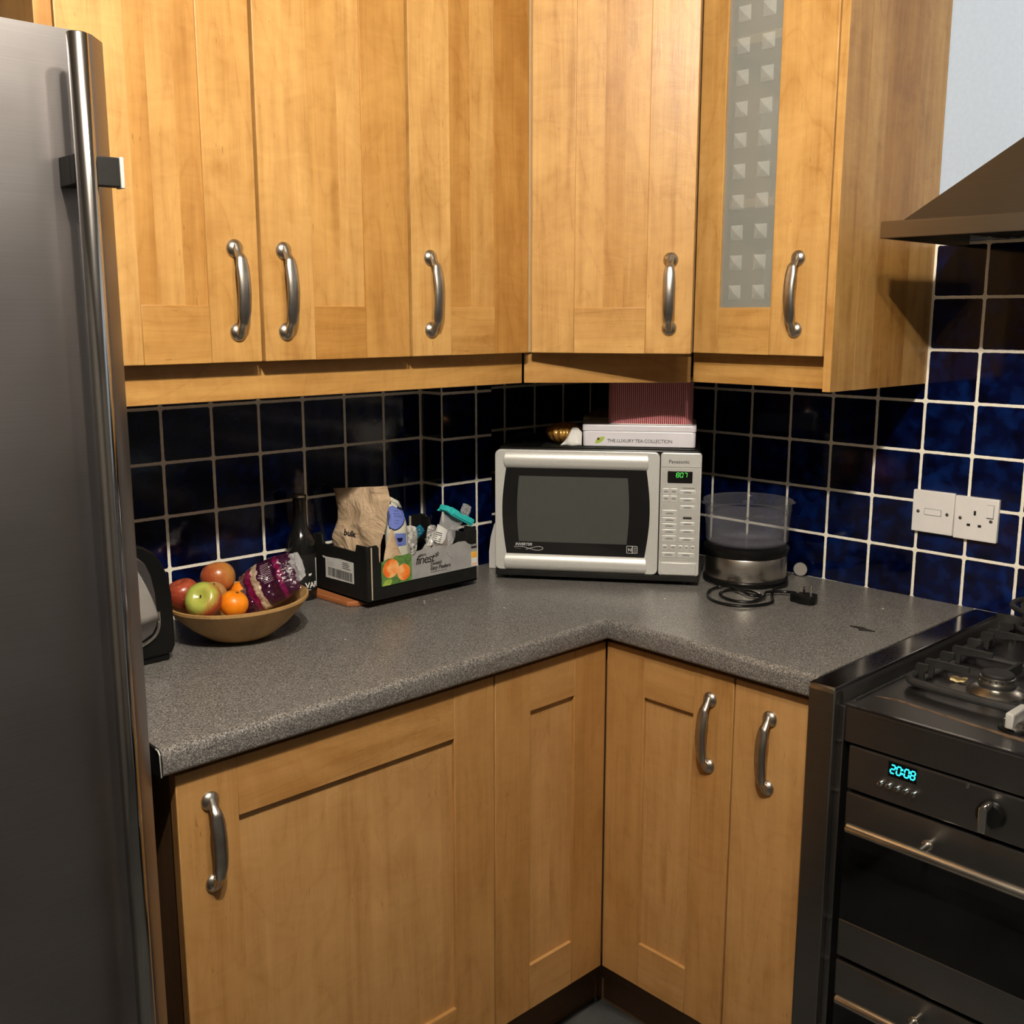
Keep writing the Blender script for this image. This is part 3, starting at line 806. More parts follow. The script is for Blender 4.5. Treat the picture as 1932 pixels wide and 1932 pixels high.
# wok ring resting on the pan support at the back
t = None
b = B('iron'); wc = Vector((.505, -.640)); zr = HB+.0365
for r_, zz, rr in ((.072, zr+.046, .0055), (.058, zr+.006, .0055)):
    b.sweep([(wc.x+r_*math.cos(a*PI/16), wc.y+r_*math.sin(a*PI/16), zz) for a in range(32)], rr, 0, 8, closed=True)
for i in range(4):
    a = PI/4+i*PI/2+.5; c, s_ = math.cos(a), math.sin(a)
    b.sweep([(wc.x+.074*c, wc.y+.074*s_, zr+.050), (wc.x+.064*c, wc.y+.064*s_, zr+.026), (wc.x+.058*c, wc.y+.058*s_, zr+.006)], .005, 0, 8)
solo('wok_ring', b, 'black cast iron wok ring on the rear hob burner', 'wok ring', (wc.x, wc.y, zr))
# onion skin fragment
b = B('pasta'); vs = []
for i in range(5):
    for j in range(4):
        u, v = i/4-.5, j/3-.5; vs.append(b.bm.verts.new((.223+.016*v+.005*u, -.592-.028*u*(1-.5*abs(v)), HB+.003+.005*abs(math.sin(u*4))*(1-abs(v))+.004*v)))
for i in range(4):
    for j in range(3): b._face((vs[i*4+j], vs[i*4+j+1], vs[i*4+j+5], vs[i*4+j+4]))
solo('food_scrap', b, 'pale curled food scrap lying on the hob beside the front burner', 'scrap', (.223, -.592, HB))

# ============================================================ HOOD
t = thing('cooker_hood', 'stainless steel pyramid cooker hood on the right wall', 'cooker hood', (.45, -.835, .712))
HX, HY0, HY1 = .25, -.385, -1.285
b = B('hood', 'steel')
b.box(HX, HX+.004, HY1, HY0, .712, .739, 0, .001)
b.box(HX+.004, XR-.002, HY0-.004, HY0, .712, .739, 0, .0005); b.box(HX+.004, XR-.002, HY1, HY1+.004, .712, .739, 0, .0005)
b.box(HX+.0005, XR-.002, HY1+.0005, HY0-.0005, .7385, .7405, 0)
obj('rim', b, t)
b = B('hood')
lo = [(HX+.018, HY0-.028), (XR-.002, HY0-.028), (XR-.002, HY1+.028), (HX+.018, HY1+.028)]
hi = [(.42, -.71), (XR-.002, -.71), (XR-.002, -.96), (.42, -.96)]
va = [b.bm.verts.new((x, y, .740)) for x, y in lo]; vb = [b.bm.verts.new((x, y, .978)) for x, y in hi]
for i in range(4): b._face((va[i], va[(i+1) % 4], vb[(i+1) % 4], vb[i]))
b._face(va[::-1]); b._face(vb)
obj('canopy', b, t)
obj('chimney', B('hood').box(.42, XR-.002, -.96, -.71, .978, TOP-.001, 0, .002), t)
b = B('cookertop', 'recess', 'steel')
b.box(HX+.005, XR-.004, HY1+.005, HY0-.005, .729, .735, 0)
for i in range(3):
    y1_ = HY0-.08-i*.27; b.box(HX+.05, XR-.06, y1_-.25, y1_, .722, .7285, 2, .002)
    for k in range(12): b.box(HX+.058, XR-.068, y1_-.02-k*.019-.006, y1_-.02-k*.019, .7205, .7222, 1)
obj('grease_filter', b, t)

# ============================================================ SOCKETS
def plate(name, label, y0, zc, sock):
    w_ = .0868; z0, z1 = zc-.0435, zc+.0435; x = XR-.0015
    t = thing(name, label, 'socket', (x, y0-w_/2, zc))
    b = B('white', 'recess', 'chrome'); 
    b.box(x-.010, x, y0-w_, y0, z0, z1, 0, .0022)
    def screw(y):
        b.lathe([(0, -.0006), (.0032, -.0006), (.0034, 0), (0, 0)], (x-.0101, y, zc-.001), 1, 16, axis='x')
        b.lathe([(0, -.0005), (.0018, -.0004), (.002, .0), (0, 0)], (x-.0108, y-.0008, zc-.0004), 2, 12, axis='x')
    screw(y0-.013); screw(y0-w_+.013)
    if sock:
        b.box(x-.0106, x-.0095, y0-.0415-.0022, y0-.0415+.0022, zc+.0075, zc+.0165, 1)
        for dy in (-.011, .011): b.box(x-.0106, x-.0095, y0-.0415+dy-.0033, y0-.0415+dy+.0033, zc-.0155, zc-.0105, 1)
    obj('faceplate', b, t)
    if sock:
        b = B('white', 'greytext'); b.prism([(y0-.0655, zc+.006), (y0-.0655, zc+.031), (y0-.0780, zc+.031), (y0-.0780, zc+.006)], 'x', x-.013, x-.0095, 0, bev=.001)
        b.box(x-.0108, x-.0098, y0-.0785, y0-.065, zc+.0045, zc+.0315, 1)
        obj('rocker_switch', b, t)
    else:
        b = B('white', 'greytext'); b.box(x-.0112, x-.0095, y0-.061, y0-.027, zc-.006, zc+.006, 0, .0006)
        b.box(x-.0103, x-.0096, y0-.0618, y0-.0262, zc-.0068, zc+.0068, 1)
        obj('fuse_holder', b, t)
plate('fused_spur', 'white blank fused connection plate on the tiles, left of the socket', -.3155, .1855, False)
plate('wall_socket', 'white single switched wall socket on the blue tiles', -.4035, .1835, True)

# ============================================================ MICROWAVE
ME = Vector((.604, -.797, 0)); MB_ = Vector((.797, .604, 0))
XM = frame((.063, .393, 0), ME, MB_)        # local x along the front, y into the corner, z up
XMF = frame((.063, .393, 0), ME, (0, 0, 1)) # local x along the front, y up, z towards the room
MW, MD = .4495, .298
t = thing('microwave_oven', 'silver microwave oven with a black glass door, standing in the corner', 'microwave', (.30, .30, 0))
b = B('black', 'matblack')
b.box(.006, MW-.003, .012, MD, .010, .2985, 0, .006, X=XM, seg=3)
b.box(.002, MW+.001, -.003, .02, .010, .022, 1, .001, X=XM)
b.box(.10, .40, .02, .28, .2980, .2990, 1, X=XM)
obj('body', b, t)
for x in (.03, .42):
    for y in (.03, .26):
        b = B('black'); b.lathe([(0, 0), (.012, 0), (.011, .011), (0, .011)], (x, y, 0), 0, 16, XM); obj('foot', b, t)
def barrel(x0, x1, z0, z1, bow, n=14):
    L = [(x0-bow*math.sin(PI*i/n), z0+(z1-z0)*i/n) for i in range(n+1)]
    R = [(x1+bow*math.sin(PI*i/n), z0+(z1-z0)*i/n) for i in range(n+1)]
    return L[::-1]+R if False else [p for p in R]+[p for p in L[::-1]]
def rrect(x0, x1, z0, z1, r, n=5):
    out = []
    for cx, cz, a in ((x1-r, z1-r, 0), (x0+r, z1-r, PI/2), (x0+r, z0+r, PI), (x1-r, z0+r, 1.5*PI)):
        for i in range(n+1): out.append((cx+r*math.cos(a+PI/2*i/n), cz+r*math.sin(a+PI/2*i/n)))
    return out
b = B('silver')
b.prism([(x, z) for x, z in rrect(0, .3605, .0225, .2925, .012)], 'z', -.018, 0, 0, XMF, bev=.0015)
# rolled rails above and below the window
n = 14
for z0, z1, h in ((.252, .2915, .011), (.0235, .0615, .010)):
    pr_ = [(z0+(z1-z0)*i/n, h*math.sin(PI*(i/n))**.7) for i in range(n+1)]
    for xa, xb in ((.0255, .333),):
        vA = [b.bm.verts.new(XMF @ Vector((xa-.003*math.sin(PI*i/n), z, d))) for i, (z, d) in enumerate(pr_)]
        vB = [b.bm.verts.new(XMF @ Vector((xb+.003*math.sin(PI*i/n), z, d))) for i, (z, d) in enumerate(pr_)]
        for i in range(n): b._face((vA[i], vB[i], vB[i+1], vA[i+1]))
        b._face(vA); b._face(vB[::-1])
md = obj('door', b, t)
b = B('mwframe'); b.prism(barrel(.0262, .3315, .0590, .2585, .0098), 'z', .0002, .0016, 0, XMF); obj('door_glass', b, md, label='black door glass with bowed sides')
b = B('mwwindow'); b.prism(barrel(.0538, .2925, .0885, .2355, .0040), 'z', .0016, .0021, 0, XMF); obj('window', b, md)
b = B('silvertext')
text_bm(b, 'INVERTER', .0085, XMF @ Matrix.Translation((.0455, .0790, .0018)), shear=.3, bold=.0002)
text_bm(b, '---- ------', .0038, XMF @ Matrix.Translation((.0455, .0715, .0018)), shear=.2)
sw = [(.043, .0757), (.060, .0765), (.078, .0720), (.092, .0690), (.103, .0700), (.108, .0735), (.104, .0768), (.095, .0772), (.084, .0745), (.070, .0702)]
b.sweep([(p.x, p.y, .0019) for p in catmull([(x, z, 0) for x, z in sw], 6)], .0006, 0, 6, XMF, up=(0, 0, 1))
b.prism(rrect(.2925, .3165, .0690, .0860, .002), 'z', .0017, .0019, 0, XMF)
obj('lettering', b, md)
b = B('mwframe', 'silvertext'); b.prism(rrect(.2937, .3045, .0702, .0848, .001), 'z', .0019, .0021, 0, XMF); b.prism(rrect(.3062, .3153, .0702, .0848, .001), 'z', .0019, .0021, 0, XMF)
text_bm(b, 'N', .0105, XMF @ Matrix.Translation((.2958, .0738, .0021)), 1, bold=.0002)
for i in range(3): b.box(.3075, .3140, .0722+.0042*i, .0736+.0042*i, .0020, .0023, 1, X=XMF)
obj('feature_badge', b, md)
b = B('silver', 'silver2')
b.prism(rrect(.3625, MW, .0225, .2925, .006), 'z', -.018, .0, 0, XMF, bev=.0012)
b.box(.3645, MW-.002, .262, .2915, -.002, .0018, 0, .0008, X=XMF)
b.box(.3645, MW-.003, .0555, .2600, -.002, .0006, 1, .0004, X=XMF)
pn = obj('control_panel', b, t)
b = B('greytext'); text_bm(b, 'Panasonic', .0105, XMF @ Matrix.Translation((.3795, .2705, .0019)), bold=.00025, space=1.05); obj('lettering', b, pn)
b = B('mwframe'); b.prism(rrect(.3775, .4305, .2275, .2535, .0025), 'z', .0004, .0014, 0, XMF, bev=.0003); dsp = obj('display', b, pn)
b = B('green_led')
for ch, x in (('8', .3958), ('0', .4042), ('7', .4126)): seven(b, ch, XMF @ Matrix.Translation((x, .2405, .0014)), .0095, .0056, .0013)
obj('digits', b, dsp, label='glowing green digits reading 8 07')
KEYS = [(.3676, .3828, .2010, .2155), (.3838, .3996, .2010, .2155), (.3676, .3828, .1860, .1998), (.3838, .3996, .1860, .1998),
        (.4035, .4390, .2022, .2120), (.4040, .4385, .1850, .1948), (.4060, .4375, .1690, .1785), (.4070, .4385, .1330, .1420), (.4060, .4385, .1160, .1250), (.4050, .4388, .0987, .1075),
        (.3678, .4000, .1530, .1680), (.3678, .4000, .1400, .1515), (.3678, .4000, .1270, .1385), (.3678, .4000, .1135, .1255), (.3685, .4000, .0975, .1120),
        (.3695, .3810, .0800, .0905), (.3870, .4000, .0800, .0905), (.3690, .3990, .0635, .0740), (.4035, .4395, .0635, .0740), (.4045, .4140, .0800, .0905), (.4180, .4265, .0800, .0905), (.4310, .4400, .0800, .0905)]
for (x0, x1, z0, z1) in KEYS:
    b = B('silver', 'greytext')
    b.prism(rrect(x0, x1, z0, z1, .0022, 3), 'z', .0004, .0013, 0, XMF, bev=.0004)
    cx, cz = (x0+x1)/2, (z0+z1)/2; w2 = min(.0085, (x1-x0)*.32)
    b.box(cx-w2, cx+w2, cz-.0009, cz+.0006, .0012, .0014, 1, X=XMF); b.box(cx-w2*.6, cx+w2*.6, cz+.0017, cz+.0024, .0012, .0014, 1, X=XMF)
    obj('button', b, pn)
b = B('darktext'); b.box(.4128, .4312, .1490, .1535, .0007, .0010, X=XMF); b.box(.4135, .4305, .1545, .1550, .0007, .0010, X=XMF)
b.box(.410, .436, .2165, .2175, .0007, .0009, X=XMF); obj('printed_marks', b, pn)
b = B('silver'); b.box(.3680, .4435, .0250, .0515, -.001, .0028, 0, .0012, X=XMF); obj('door_release_button', b, pn)

# ---- on top of the microwave
ZM = .2995
def mloc(x, y, z): v = XM @ Vector((x, y, z)); return (v.x, v.y, v.z)
t = thing('tea_tin', 'flat white tea collection tin on top of the microwave', 'tin', mloc(.312, .115, ZM))
b = B('tin'); z0 = ZM+.0002
b.prism(rrect(.190, .435, .034, .200, .008), 'z', z0, z0+.0335, 0, XM, bev=.002); obj('body', b, t)
b = B('tin'); b.prism(rrect(.1888, .4362, .0328, .2012, .008), 'z', z0+.0335, z0+.0475, 0, XM, bev=.002); obj('lid', b, t)
b = B('darktext'); text_bm(b, 'THE LUXURY TEA COLLECTION', .0105, XMF @ Matrix.Translation((.2440, z0+.0095, -.0338)), space=.92); obj('lettering', b, t)
b = B('leaf', 'brownspot', 'tin')
lf = [(.217, .006), (.219, .013), (.224, .0185), (.231, .021), (.2385, .0215), (.236, .0145), (.231, .0095), (.224, .0065)]
b.prism([(x, z0+z) for x, z in lf], 'z', -.0341, -.0338, 0, XMF)
b.lathe([(0, 0), (.0030, 0), (.0030, .0003), (0, .0003)], (.2245, z0+.0165, -.0340), 1, 20, XMF)
obj('leaf_logo', b, t)
t = thing('biscuit_tin', 'red and white striped tin standing on the white tea tin', 'tin', mloc(.335, .11, z0+.0475))
b = B('stripes', 'silver'); zt = z0+.0478
rr = rrect(.243, .428, .040, .175, .030, 9); 
lo = rr; rings = []
for z, mi in ((zt+.0005, 0), (zt+.096, 0)):
    rings.append([b.bm.verts.new(XM @ Vector((x, y, z))) for x, y in lo])
L_ = 0; k = len(lo)
for i in range(k):
    j = (i+1) % k; d = math.hypot(lo[j][0]-lo[i][0], lo[j][1]-lo[i][1])
    b._face((rings[0][i], rings[0][j], rings[1][j], rings[1][i]), 0, 0, [(L_, 0), (L_+d, 0), (L_+d, .1), (L_, .1)]); L_ += d
b._face(rings[0][::-1], 1); b._face(rings[1], 1)
obj('body', b, t)
b = B('silver')
b.sweep([tuple(XM @ Vector((x, y, zt+.0012))) for x, y in lo], .0014, 0, 6, closed=True)
b.sweep([tuple(XM @ Vector((x, y, zt+.097))) for x, y in lo], .0016, 0, 6, closed=True); obj('rolled_rim', b, t)
# gold ribbed basket-like dish, tissue, small box, cloth
b = B('gold'); cx, cy = .075, .150
def ribs(t0): return 1+.05*math.sin(18*t0)
prof = [(0, .0), (.030, .001), (.050, .012), (.058, .024), (.050, .034), (.030, .043), (0, .047)]
rings = []
for r_, h in prof:
    ring = []
    for i in range(72 if r_ > 0 else 1):
        a = 2*PI*i/72; q = r_*(1+.07*math.cos(16*a+h*60)); ring.append(b.bm.verts.new(XM @ Vector((cx+.068+q*math.cos(a)*.72, cy-.055+q*math.sin(a)*.85, ZM+h))))
    rings.append(ring)
for A_, B_ in zip(rings, rings[1:]):
    for i in range(72):
        j = (i+1) % 72
        if len(A_) == 1: b._face((A_[0], B_[i], B_[j]))
        elif len(B_) == 1: b._face((A_[i], A_[j], B_[0]))
        else: b._face((A_[i], A_[j], B_[j], B_[i]))
solo('wrapped_cake', b, 'small golden ribbed wrapped bun shape on the microwave beside the white tin', 'bun', mloc(.095, .085, ZM), angle=80)
b = B('paper'); vs = []
for i in range(9):
    for j in range(7):
        u, v = i/8, j/6
        x = .153+.035*u; z = ZM+.001+(.038*v)*min(1, .35+u*1.8)*(1-.25*max(0, u-.7)/.3); y = .030+.018*v*v+.004*math.sin(9*u+3*v)
        x -= .012*(1-v)*(1-u)
        vs.append(b.bm.verts.new(XM @ Vector((x, y, z))))
for i in range(8):
    for j in range(6): b._face((vs[i*7+j], vs[(i+1)*7+j], vs[(i+1)*7+j+1], vs[i*7+j+1]))
o = solo('crumpled_napkin', b, 'crumpled white paper leaning on the left end of the white tin', 'paper', mloc(.165, .03, ZM), angle=80)
md_ = o.modifiers.new('thickness', 'SOLIDIFY'); md_.thickness = .0006
b = B('darkbox'); b.box(.172, .260, .225, .280, ZM+.0002, ZM+.046, 0, .001, X=XM); solo('card_box', b, 'small khaki cardboard box in the shade behind the tins', 'box', mloc(.157, .25, ZM))
b = B('plum'); vs = []
for i in range(13):
    for j in range(9):
        u, v = i/12, j/8; x = .180+.075*u; y = .228+.048*v
        vs.append(b.bm.verts.new(XM @ Vector((x, y, ZM+.0468+.017*math.sin(PI*u)**.8*math.sin(PI*v)**.5+.002*noise.noise((u*7, v*5, 1))))))
for i in range(12):
    for j in range(8): b._face((vs[i*9+j], vs[(i+1)*9+j], vs[(i+1)*9+j+1], vs[i*9+j+1]))
o = solo('folded_cloth', b, 'dark maroon cloth on the khaki box behind the tins', 'cloth', mloc(.16, .25, ZM+.046), angle=80)
md_ = o.modifiers.new('thickness', 'SOLIDIFY'); md_.thickness = .0015; md_.offset = 1

# white board leaning between pipe boxing and microwave
b = B('white', 'greytext')
XW = frame((.1195, .4735, 0), (.60, -.80, 0), (0, 0, 1))
b.prism([(-.002, .0005), (.032, .0005), (.032, .1225), (.020, .119), (.010, .105), (.002, .075), (-.002, .04)], 'z', -.004, -.001, 0, XW, bev=.0008)
b.lathe([(0, -.0008), (.0022, -.0008), (.0022, -.0011), (0, -.0011)], (.019, .098, 0), 1, 14, XW)
solo('plastic_board', b, 'thin white plastic board standing just left of the microwave', 'board', (.13, .46, 0))

# ============================================================ STEAMER
sx, sy = .462, .0
t = thing('food_steamer', 'food steamer with a clear plastic bowl on a stainless steel base', 'steamer', (sx, sy, 0))
b = B('black')
b.lathe([(0, 0), (.090, 0), (.0935, .004), (.0935, .010), (.089, .013), (0, .013)], (sx, sy, .0005), 0, 64)
b.lathe([(.087, .063), (.0915, .065), (.094, .072), (.0935, .079), (.088, .084), (.070, .086), (0, .086)], (sx, sy, 0), 0, 64)
obj('base', b, t)
b = B('bandsteel'); b.lathe([(.0880, .0135), (.0892, .016), (.0892, .061), (.088, .063)], (sx, sy, 0), 0, 72); obj('steel_band', b, t)
b = B('clearplastic')
b.lathe([(.002, .0875), (.050, .0875), (.084, .0885), (.0895, .094), (.0925, .150), (.0955, .178), (.0985, .1815), (.0975, .183), (.0945, .180), (.0905, .151), (.0875, .096), (.083, .0905), (.002, .0895)], (sx, sy, 0), 0, 80)
b.lathe([(.0905, .155), (.083, .1555), (.083, .157), (.0910, .1575)], (sx, sy, 0), 0, 80)
for r_ in (.020, .034, .048, .062): b.sweep([(sx+r_*math.cos(a*PI/20), sy+r_*math.sin(a*PI/20), .0915) for a in range(40)], .0012, 0, 6, closed=True)
for a in (2.35, 2.35+PI):
    c, s_ = math.cos(a), math.sin(a); Xh = frame((sx+.094*c, sy+.094*s_, .176), (c, s_, 0), (-s_, c, 0))
    b.prism([(-.002, -.014), (.008, -.009), (.010, 0), (.008, .009), (-.002, .014)], 'z', -.002, .002, 0, Xh, bev=.0006)
for a in (-2.3, -.9, .6): 
    c, s_ = math.cos(a), math.sin(a); b.box(-.012, .012, -.0025, .0015, .1585, .1640, 0, .001, X=Matrix.Translation((sx+.0915*c, sy+.0915*s_, 0)) @ Matrix.Rotation(a+PI/2, 4, 'Z'))
obj('clear_bowl', b, t, label='clear plastic steamer bowl, empty')
b = B('black')
cord = [(.505, -.075, .012), (.470, -.100, .006), (.425, -.100, .004), (.372, -.128, .004), (.330, -.155, .004), (.290, -.150, .004), (.256, -.128, .004), (.248, -.090, .004), (.262, -.050, .004), (.300, -.018, .004), (.342, -.008, .005), (.352, -.030, .010), (.335, -.075, .013), (.325, -.105, .010), (.345, -.118, .008),
        (.362, -.085, .008), (.352, -.045, .006), (.325, -.035, .004), (.295, -.055, .004), (.282, -.095, .004), (.300, -.125, .004), (.335, -.130, .009), (.372, -.115, .010), (.405, -.140, .009), (.402, -.165, .012)]
b.sweep(catmull(cord, 6), .0032, 0, 8)
obj('cord', b, t, label='black coiled mains cord')
XP = frame((.388, -.196, .0), (.34, -.94, 0), (.94, .34, 0))
b = B('black', 'steel', 'matblack')
b.prism([(-.030, -.006), (-.018, -.010), (-.006, -.020), (.010, -.0225), (.022, -.018), (.025, 0), (.022, .018), (.010, .0225), (-.006, .020), (-.018, .010), (-.030, .006)], 'z', .0005, .0175, 0, XP, bev=.003)
b.box(-.0022, .0022, -.0045, .0045, .017, .036, 1, .0008, X=XP @ Matrix.Translation((.012, 0, 0)))
for dy in (-.011, .011): b.box(-.0034, .0034, -.0022, .0022, .017, .025, 2, .0003, X=XP @ Matrix.Translation((-.006, dy, 0))); b.box(-.0032, .0032, -.002, .002, .025, .034, 1, .0005, X=XP @ Matrix.Translation((-.006, dy, 0)))
obj('plug', b, t, label='black three-pin mains plug lying pins up')
# round disc against the tiles
b = B('greypaper', 'black')
XK = frame((.5775, -.0685, .0165), (.30, -.95, 0), (0, 0, 1))
b.lathe([(0, 0), (.0150, 0), (.0158, -.003), (.0158, -.0075), (0, -.0075)], (0, 0, 0), 0, 40, XK); b.lathe([(.0155, -.001), (.0163, -.001), (.0163, -.007), (.0155, -.007)], (0, 0, 0), 1, 40, XK)
solo('round_lid', b, 'small round grey lid propped against the tiles right of the steamer', 'lid', (.577, -.068, .0005))
# leaf fragment and crumbs
b = B('oliveleaf'); b.prism([(.300, -.345), (.297, -.366), (.286, -.372), (.291, -.380), (.301, -.398), (.3035, -.378), (.309, -.370)], 'z', .0003, .0022, 0, bev=.0004)
solo('dried_leaf', b, 'dark dried leaf scrap on the worktop in front of the tiles near the cooker', 'leaf scrap', (.30, -.37, 0))
b = B('cream'); rnd = random.Random(3)
CR = [(-.175, .352), (-.150, .345), (-.185, .338), (-.445, .245), (.06, .11), (-.12, .332), (.20, .02), (.46, -.33), (-.09, .20)]
CL = ['left one of two neighbouring pale crumbs just in front of the fruit tray', 'right one of two neighbouring pale crumbs just in front of the fruit tray', 'pale crumb lowest of those in front of the fruit tray',
      'pale crumb on the worktop in front of the fruit bowl', 'pale crumb in front of the microwave by the inner corner', 'pale crumb in front of the right end of the fruit tray', 'pale crumb just past the inner corner of the worktop',
      'pale crumb at the tiled wall near the cooker', 'pale crumb midway between the fruit tray and the inner corner']
c0 = None
for i, (x, y) in enumerate(CR):
    if c0 is None:
        bb = B('cream'); bb.lathe([(0, 0), (.0016, .0003), (.0013, .0012), (0, .0015)], (x, y, 0), 0, 7); c0 = solo('crumb', bb, 'tiny pale crumb on the grey worktop in front of the fruit tray', 'crumb', (x, y, 0), 'crumbs scattered on the worktop'); 
    else:
        o = c0.copy(); COL.objects.link(o); o.location = (x, y, ZW)
        s_ = rnd.uniform(.6, 1.3); o.scale = (s_*1.2, s_, s_); o.rotation_euler.z = rnd.uniform(0, 3)
        o['label'] = CL[i]; o['group'] = 'crumbs scattered on the worktop'
c0['label'] = CL[0]


# ============================================================ FRUIT BOWL
bx, by = -.571, .396
b = B('bowlwood')
b.lathe([(0, .0), (.050, .0), (.055, .002), (.066, .009), (.088, .026), (.108, .046), (.121, .062), (.1255, .0675), (.1255, .0725), (.1220, .0732), (.1190, .0700), (.103, .050), (.080, .030), (.055, .014), (0, .011)], (0, 0, 0), 0, 96, Matrix.Translation((bx, by, .0022)) @ Matrix.Rotation(math.radians(-1.8), 4, Vector((.688, .7257, 0))) @ Matrix.Diagonal((1.01, 1.01, .99, 1)), tone=.4)
solo('fruit_bowl', b, 'shallow wooden fruit bowl on the worktop beside the toaster', 'bowl', (bx, by, 0))
def fruit(name, label, cat, c, r, mat, ax, group=None, squash=.93, dim=1.0):
    """round fruit with stem end along ax"""
    ax = Vector(ax).normalized(); q = ax.to_track_quat('Z', 'Y').to_matrix().to_4x4()
    X = Matrix.Translation(c) @ q
    b = B(mat); n = 22; prof = []
    for i in range(n+1):
        a = PI*i/n; rr = math.sin(a)*r; z = -math.cos(a)*r*squash
        top = math.exp(-((PI-a)/.42)**2); bot = math.exp(-(a/.30)**2)
        z -= dim*.34*r*top; z += dim*.18*r*bot
        rr *= 1+.04*math.sin(a)*math.cos(a)*-2*dim
        prof.append((rr if 0 < i < n else 0, z))
    t = thing(name, label, cat, c, group)
    b.lathe(prof, (0, 0, 0), 0, 40, X)
    o = obj('flesh' if False else 'skin', b, t, angle=120)
    return t, X, prof
def stem(t, X, r, dim, mat='stem', L=.012, rad=.0012):
    b = B(mat); z = r*.93-dim*.34*r
    b.sweep([(0, 0, z-.001), (.0005, 0, z+L*.5), (.002, .001, z+L)], [rad*.8, rad, rad*1.4], 0, 8, X); obj('stem', b, t)
M['ap_red'] = apple_mat('red_apple_skin', (.20, .018, .012, 1), (.36, .065, .030, 1), .25, .5)
M['ap_big'] = apple_mat('blush_apple_skin', (.38, .075, .025, 1), (.47, .20, .045, 1), .30, .55, (.7, -.2, .5))
M['ap_small'] = apple_mat('small_apple_skin', (.30, .08, .035, 1), (.42, .23, .08, 1), .3, .5)
M['ap_green'] = apple_mat('green_apple_skin', (.42, .06, .022, 1), (.38, .42, .075, 1), .42, .34, (-.75, -.15, .62))
F_ = [('apple', 'dark red apple at the left of the fruit bowl, next to the toaster', (-.6600, .4400, .0890), .0300, 'ap_red', (-.3, .1, 1), 1),
      ('apple', 'large orange-red apple at the back of the fruit bowl', (-.566, .484, .0935), .0325, 'ap_big', (.1, .5, .9), .8),
      ('apple', 'small reddish apple half hidden behind the green apple', (-.602, .4375, .0765), .0250, 'ap_small', (-.1, -.35, 1), 1),
      ('apple', 'yellow-green apple with a red blush at the front of the bowl', (-.6515, .3760, .0870), .0325, 'ap_green', (-.62, -.62, .55), 1)]
for nm, lb, c, r_, mt, ax, dm in F_:
    t, X, pf = fruit(nm, lb, 'apple', c, r_, mt, ax, None, .99 if mt == 'ap_big' else .93, dm)
    if mt != 'ap_red': stem(t, X, r_, 1, L=.007 if mt == 'ap_green' else .009)
for lb, c, ax in (('orange behind the other, showing its green button, right of the apples', (-.5375, .4390, .0655), (-.6, -.7, .5)), ('lower orange at the front of the bowl beside the purple bag', (-.5865, .3895, .0655), (.2, -.3, 1))):
    t, X, pf = fruit('orange', lb, 'orange', c, .0262, 'orange', ax, 'oranges in the fruit bowl', .95, .25)
    b = B('stem'); b.lathe([(0, .0262*.90), (.0026, .0262*.895), (.0030, .0262*.86)], (0, 0, 0), 0, 10, X); obj('button', b, t)
# purple bag of produce
def pillow(b, c, ax, ay, la, lb_, th, mi=0, nu=40, nv=28, crinkle=.004, seed=0, sharp=.62):
    ax = Vector(ax).normalized(); ay = Vector(ay).normalized(); az = ax.cross(ay).normalized(); ay = az.cross(ax)
    front = {}; back = {}
    for i in range(nu+1):
        for j in range(nv+1):
            u, v = i/nu*2-1, j/nv*2-1
            k = max(0, 1-abs(u)**2.6)**sharp*max(0, 1-abs(v)**2.6)**sharp
            wob = 1+.05*noise.noise((u*2+seed, v*2, seed))
            su = u*la*(1-.10*v*v)*wob; sv = v*lb_*(1-.16*u*u)*wob
            nn = noise.noise((u*3.1+seed, v*3.1, seed*2.))*1.0+.6*noise.noise((u*8+seed, v*7, seed))
            d = th*k+crinkle*nn*(.35+k)
            p = Vector(c)+ax*su+ay*sv
            e = (i in (0, nu)) or (j in (0, nv))
            f = b.bm.verts.new(p+az*(crinkle*nn*.4 if e else d)); front[i, j] = f
            back[i, j] = f if e else b.bm.verts.new(p-az*(th*k+crinkle*.6*nn*k))
    for i in range(nu):
        for j in range(nv):
            uv = [(i/nu, j/nv), ((i+1)/nu, j/nv), ((i+1)/nu, (j+1)/nv), (i/nu, (j+1)/nv)]
            b._face((front[i, j], front[i+1, j], front[i+1, j+1], front[i, j+1]), mi, 0, uv)
            b._face((back[i, j+1], back[i+1, j+1], back[i+1, j], back[i, j]), mi, 0, uv[::-1])
    return b
Rv = Vector((.7257, -.688, 0)); Uv = Vector((0, 0, 1)); Vv = Vector((.688, .7257, 0))
t = thing('produce_bag', 'purple and magenta printed plastic bag lying on the right side of the fruit bowl', 'bag', (-.52, .36, .06))
b = B('beetbag')
axb = (Rv*.86+Uv*.46-Vv*.05); ayb = (-Rv*.40+Uv*.74+Vv*.54)
pillow(b, (-.5095, .3945, .0900), axb, ayb, .062, .047, .024, crinkle=.0045, seed=3)
obj('film', b, t, angle=70)
b = B('cellophane'); pillow(b, Vector((-.5095, .3945, .0900))+Vector(axb).normalized()*.050+Uv*.004, axb, ayb, .024, .030, .008, crinkle=.007, seed=8, nu=18, nv=16); obj('knotted_end', b, t, angle=50, label='clear crinkled film end')
b = B('silvertext'); X = frame(Vector((-.5095, .3945, .0900))+Vector(axb).normalized()*.030+Vector(ayb).normalized()*.020-Vector((.5, .62, -.25))*.022, Rv*.8-Uv*.5, Rv*.45+Uv*.75)
b.prism([(-.008, -.006), (.008, -.007), (.009, .006), (-.006, .008)], 'z', 0, .0007, 0, X); obj('sticker', b, t)

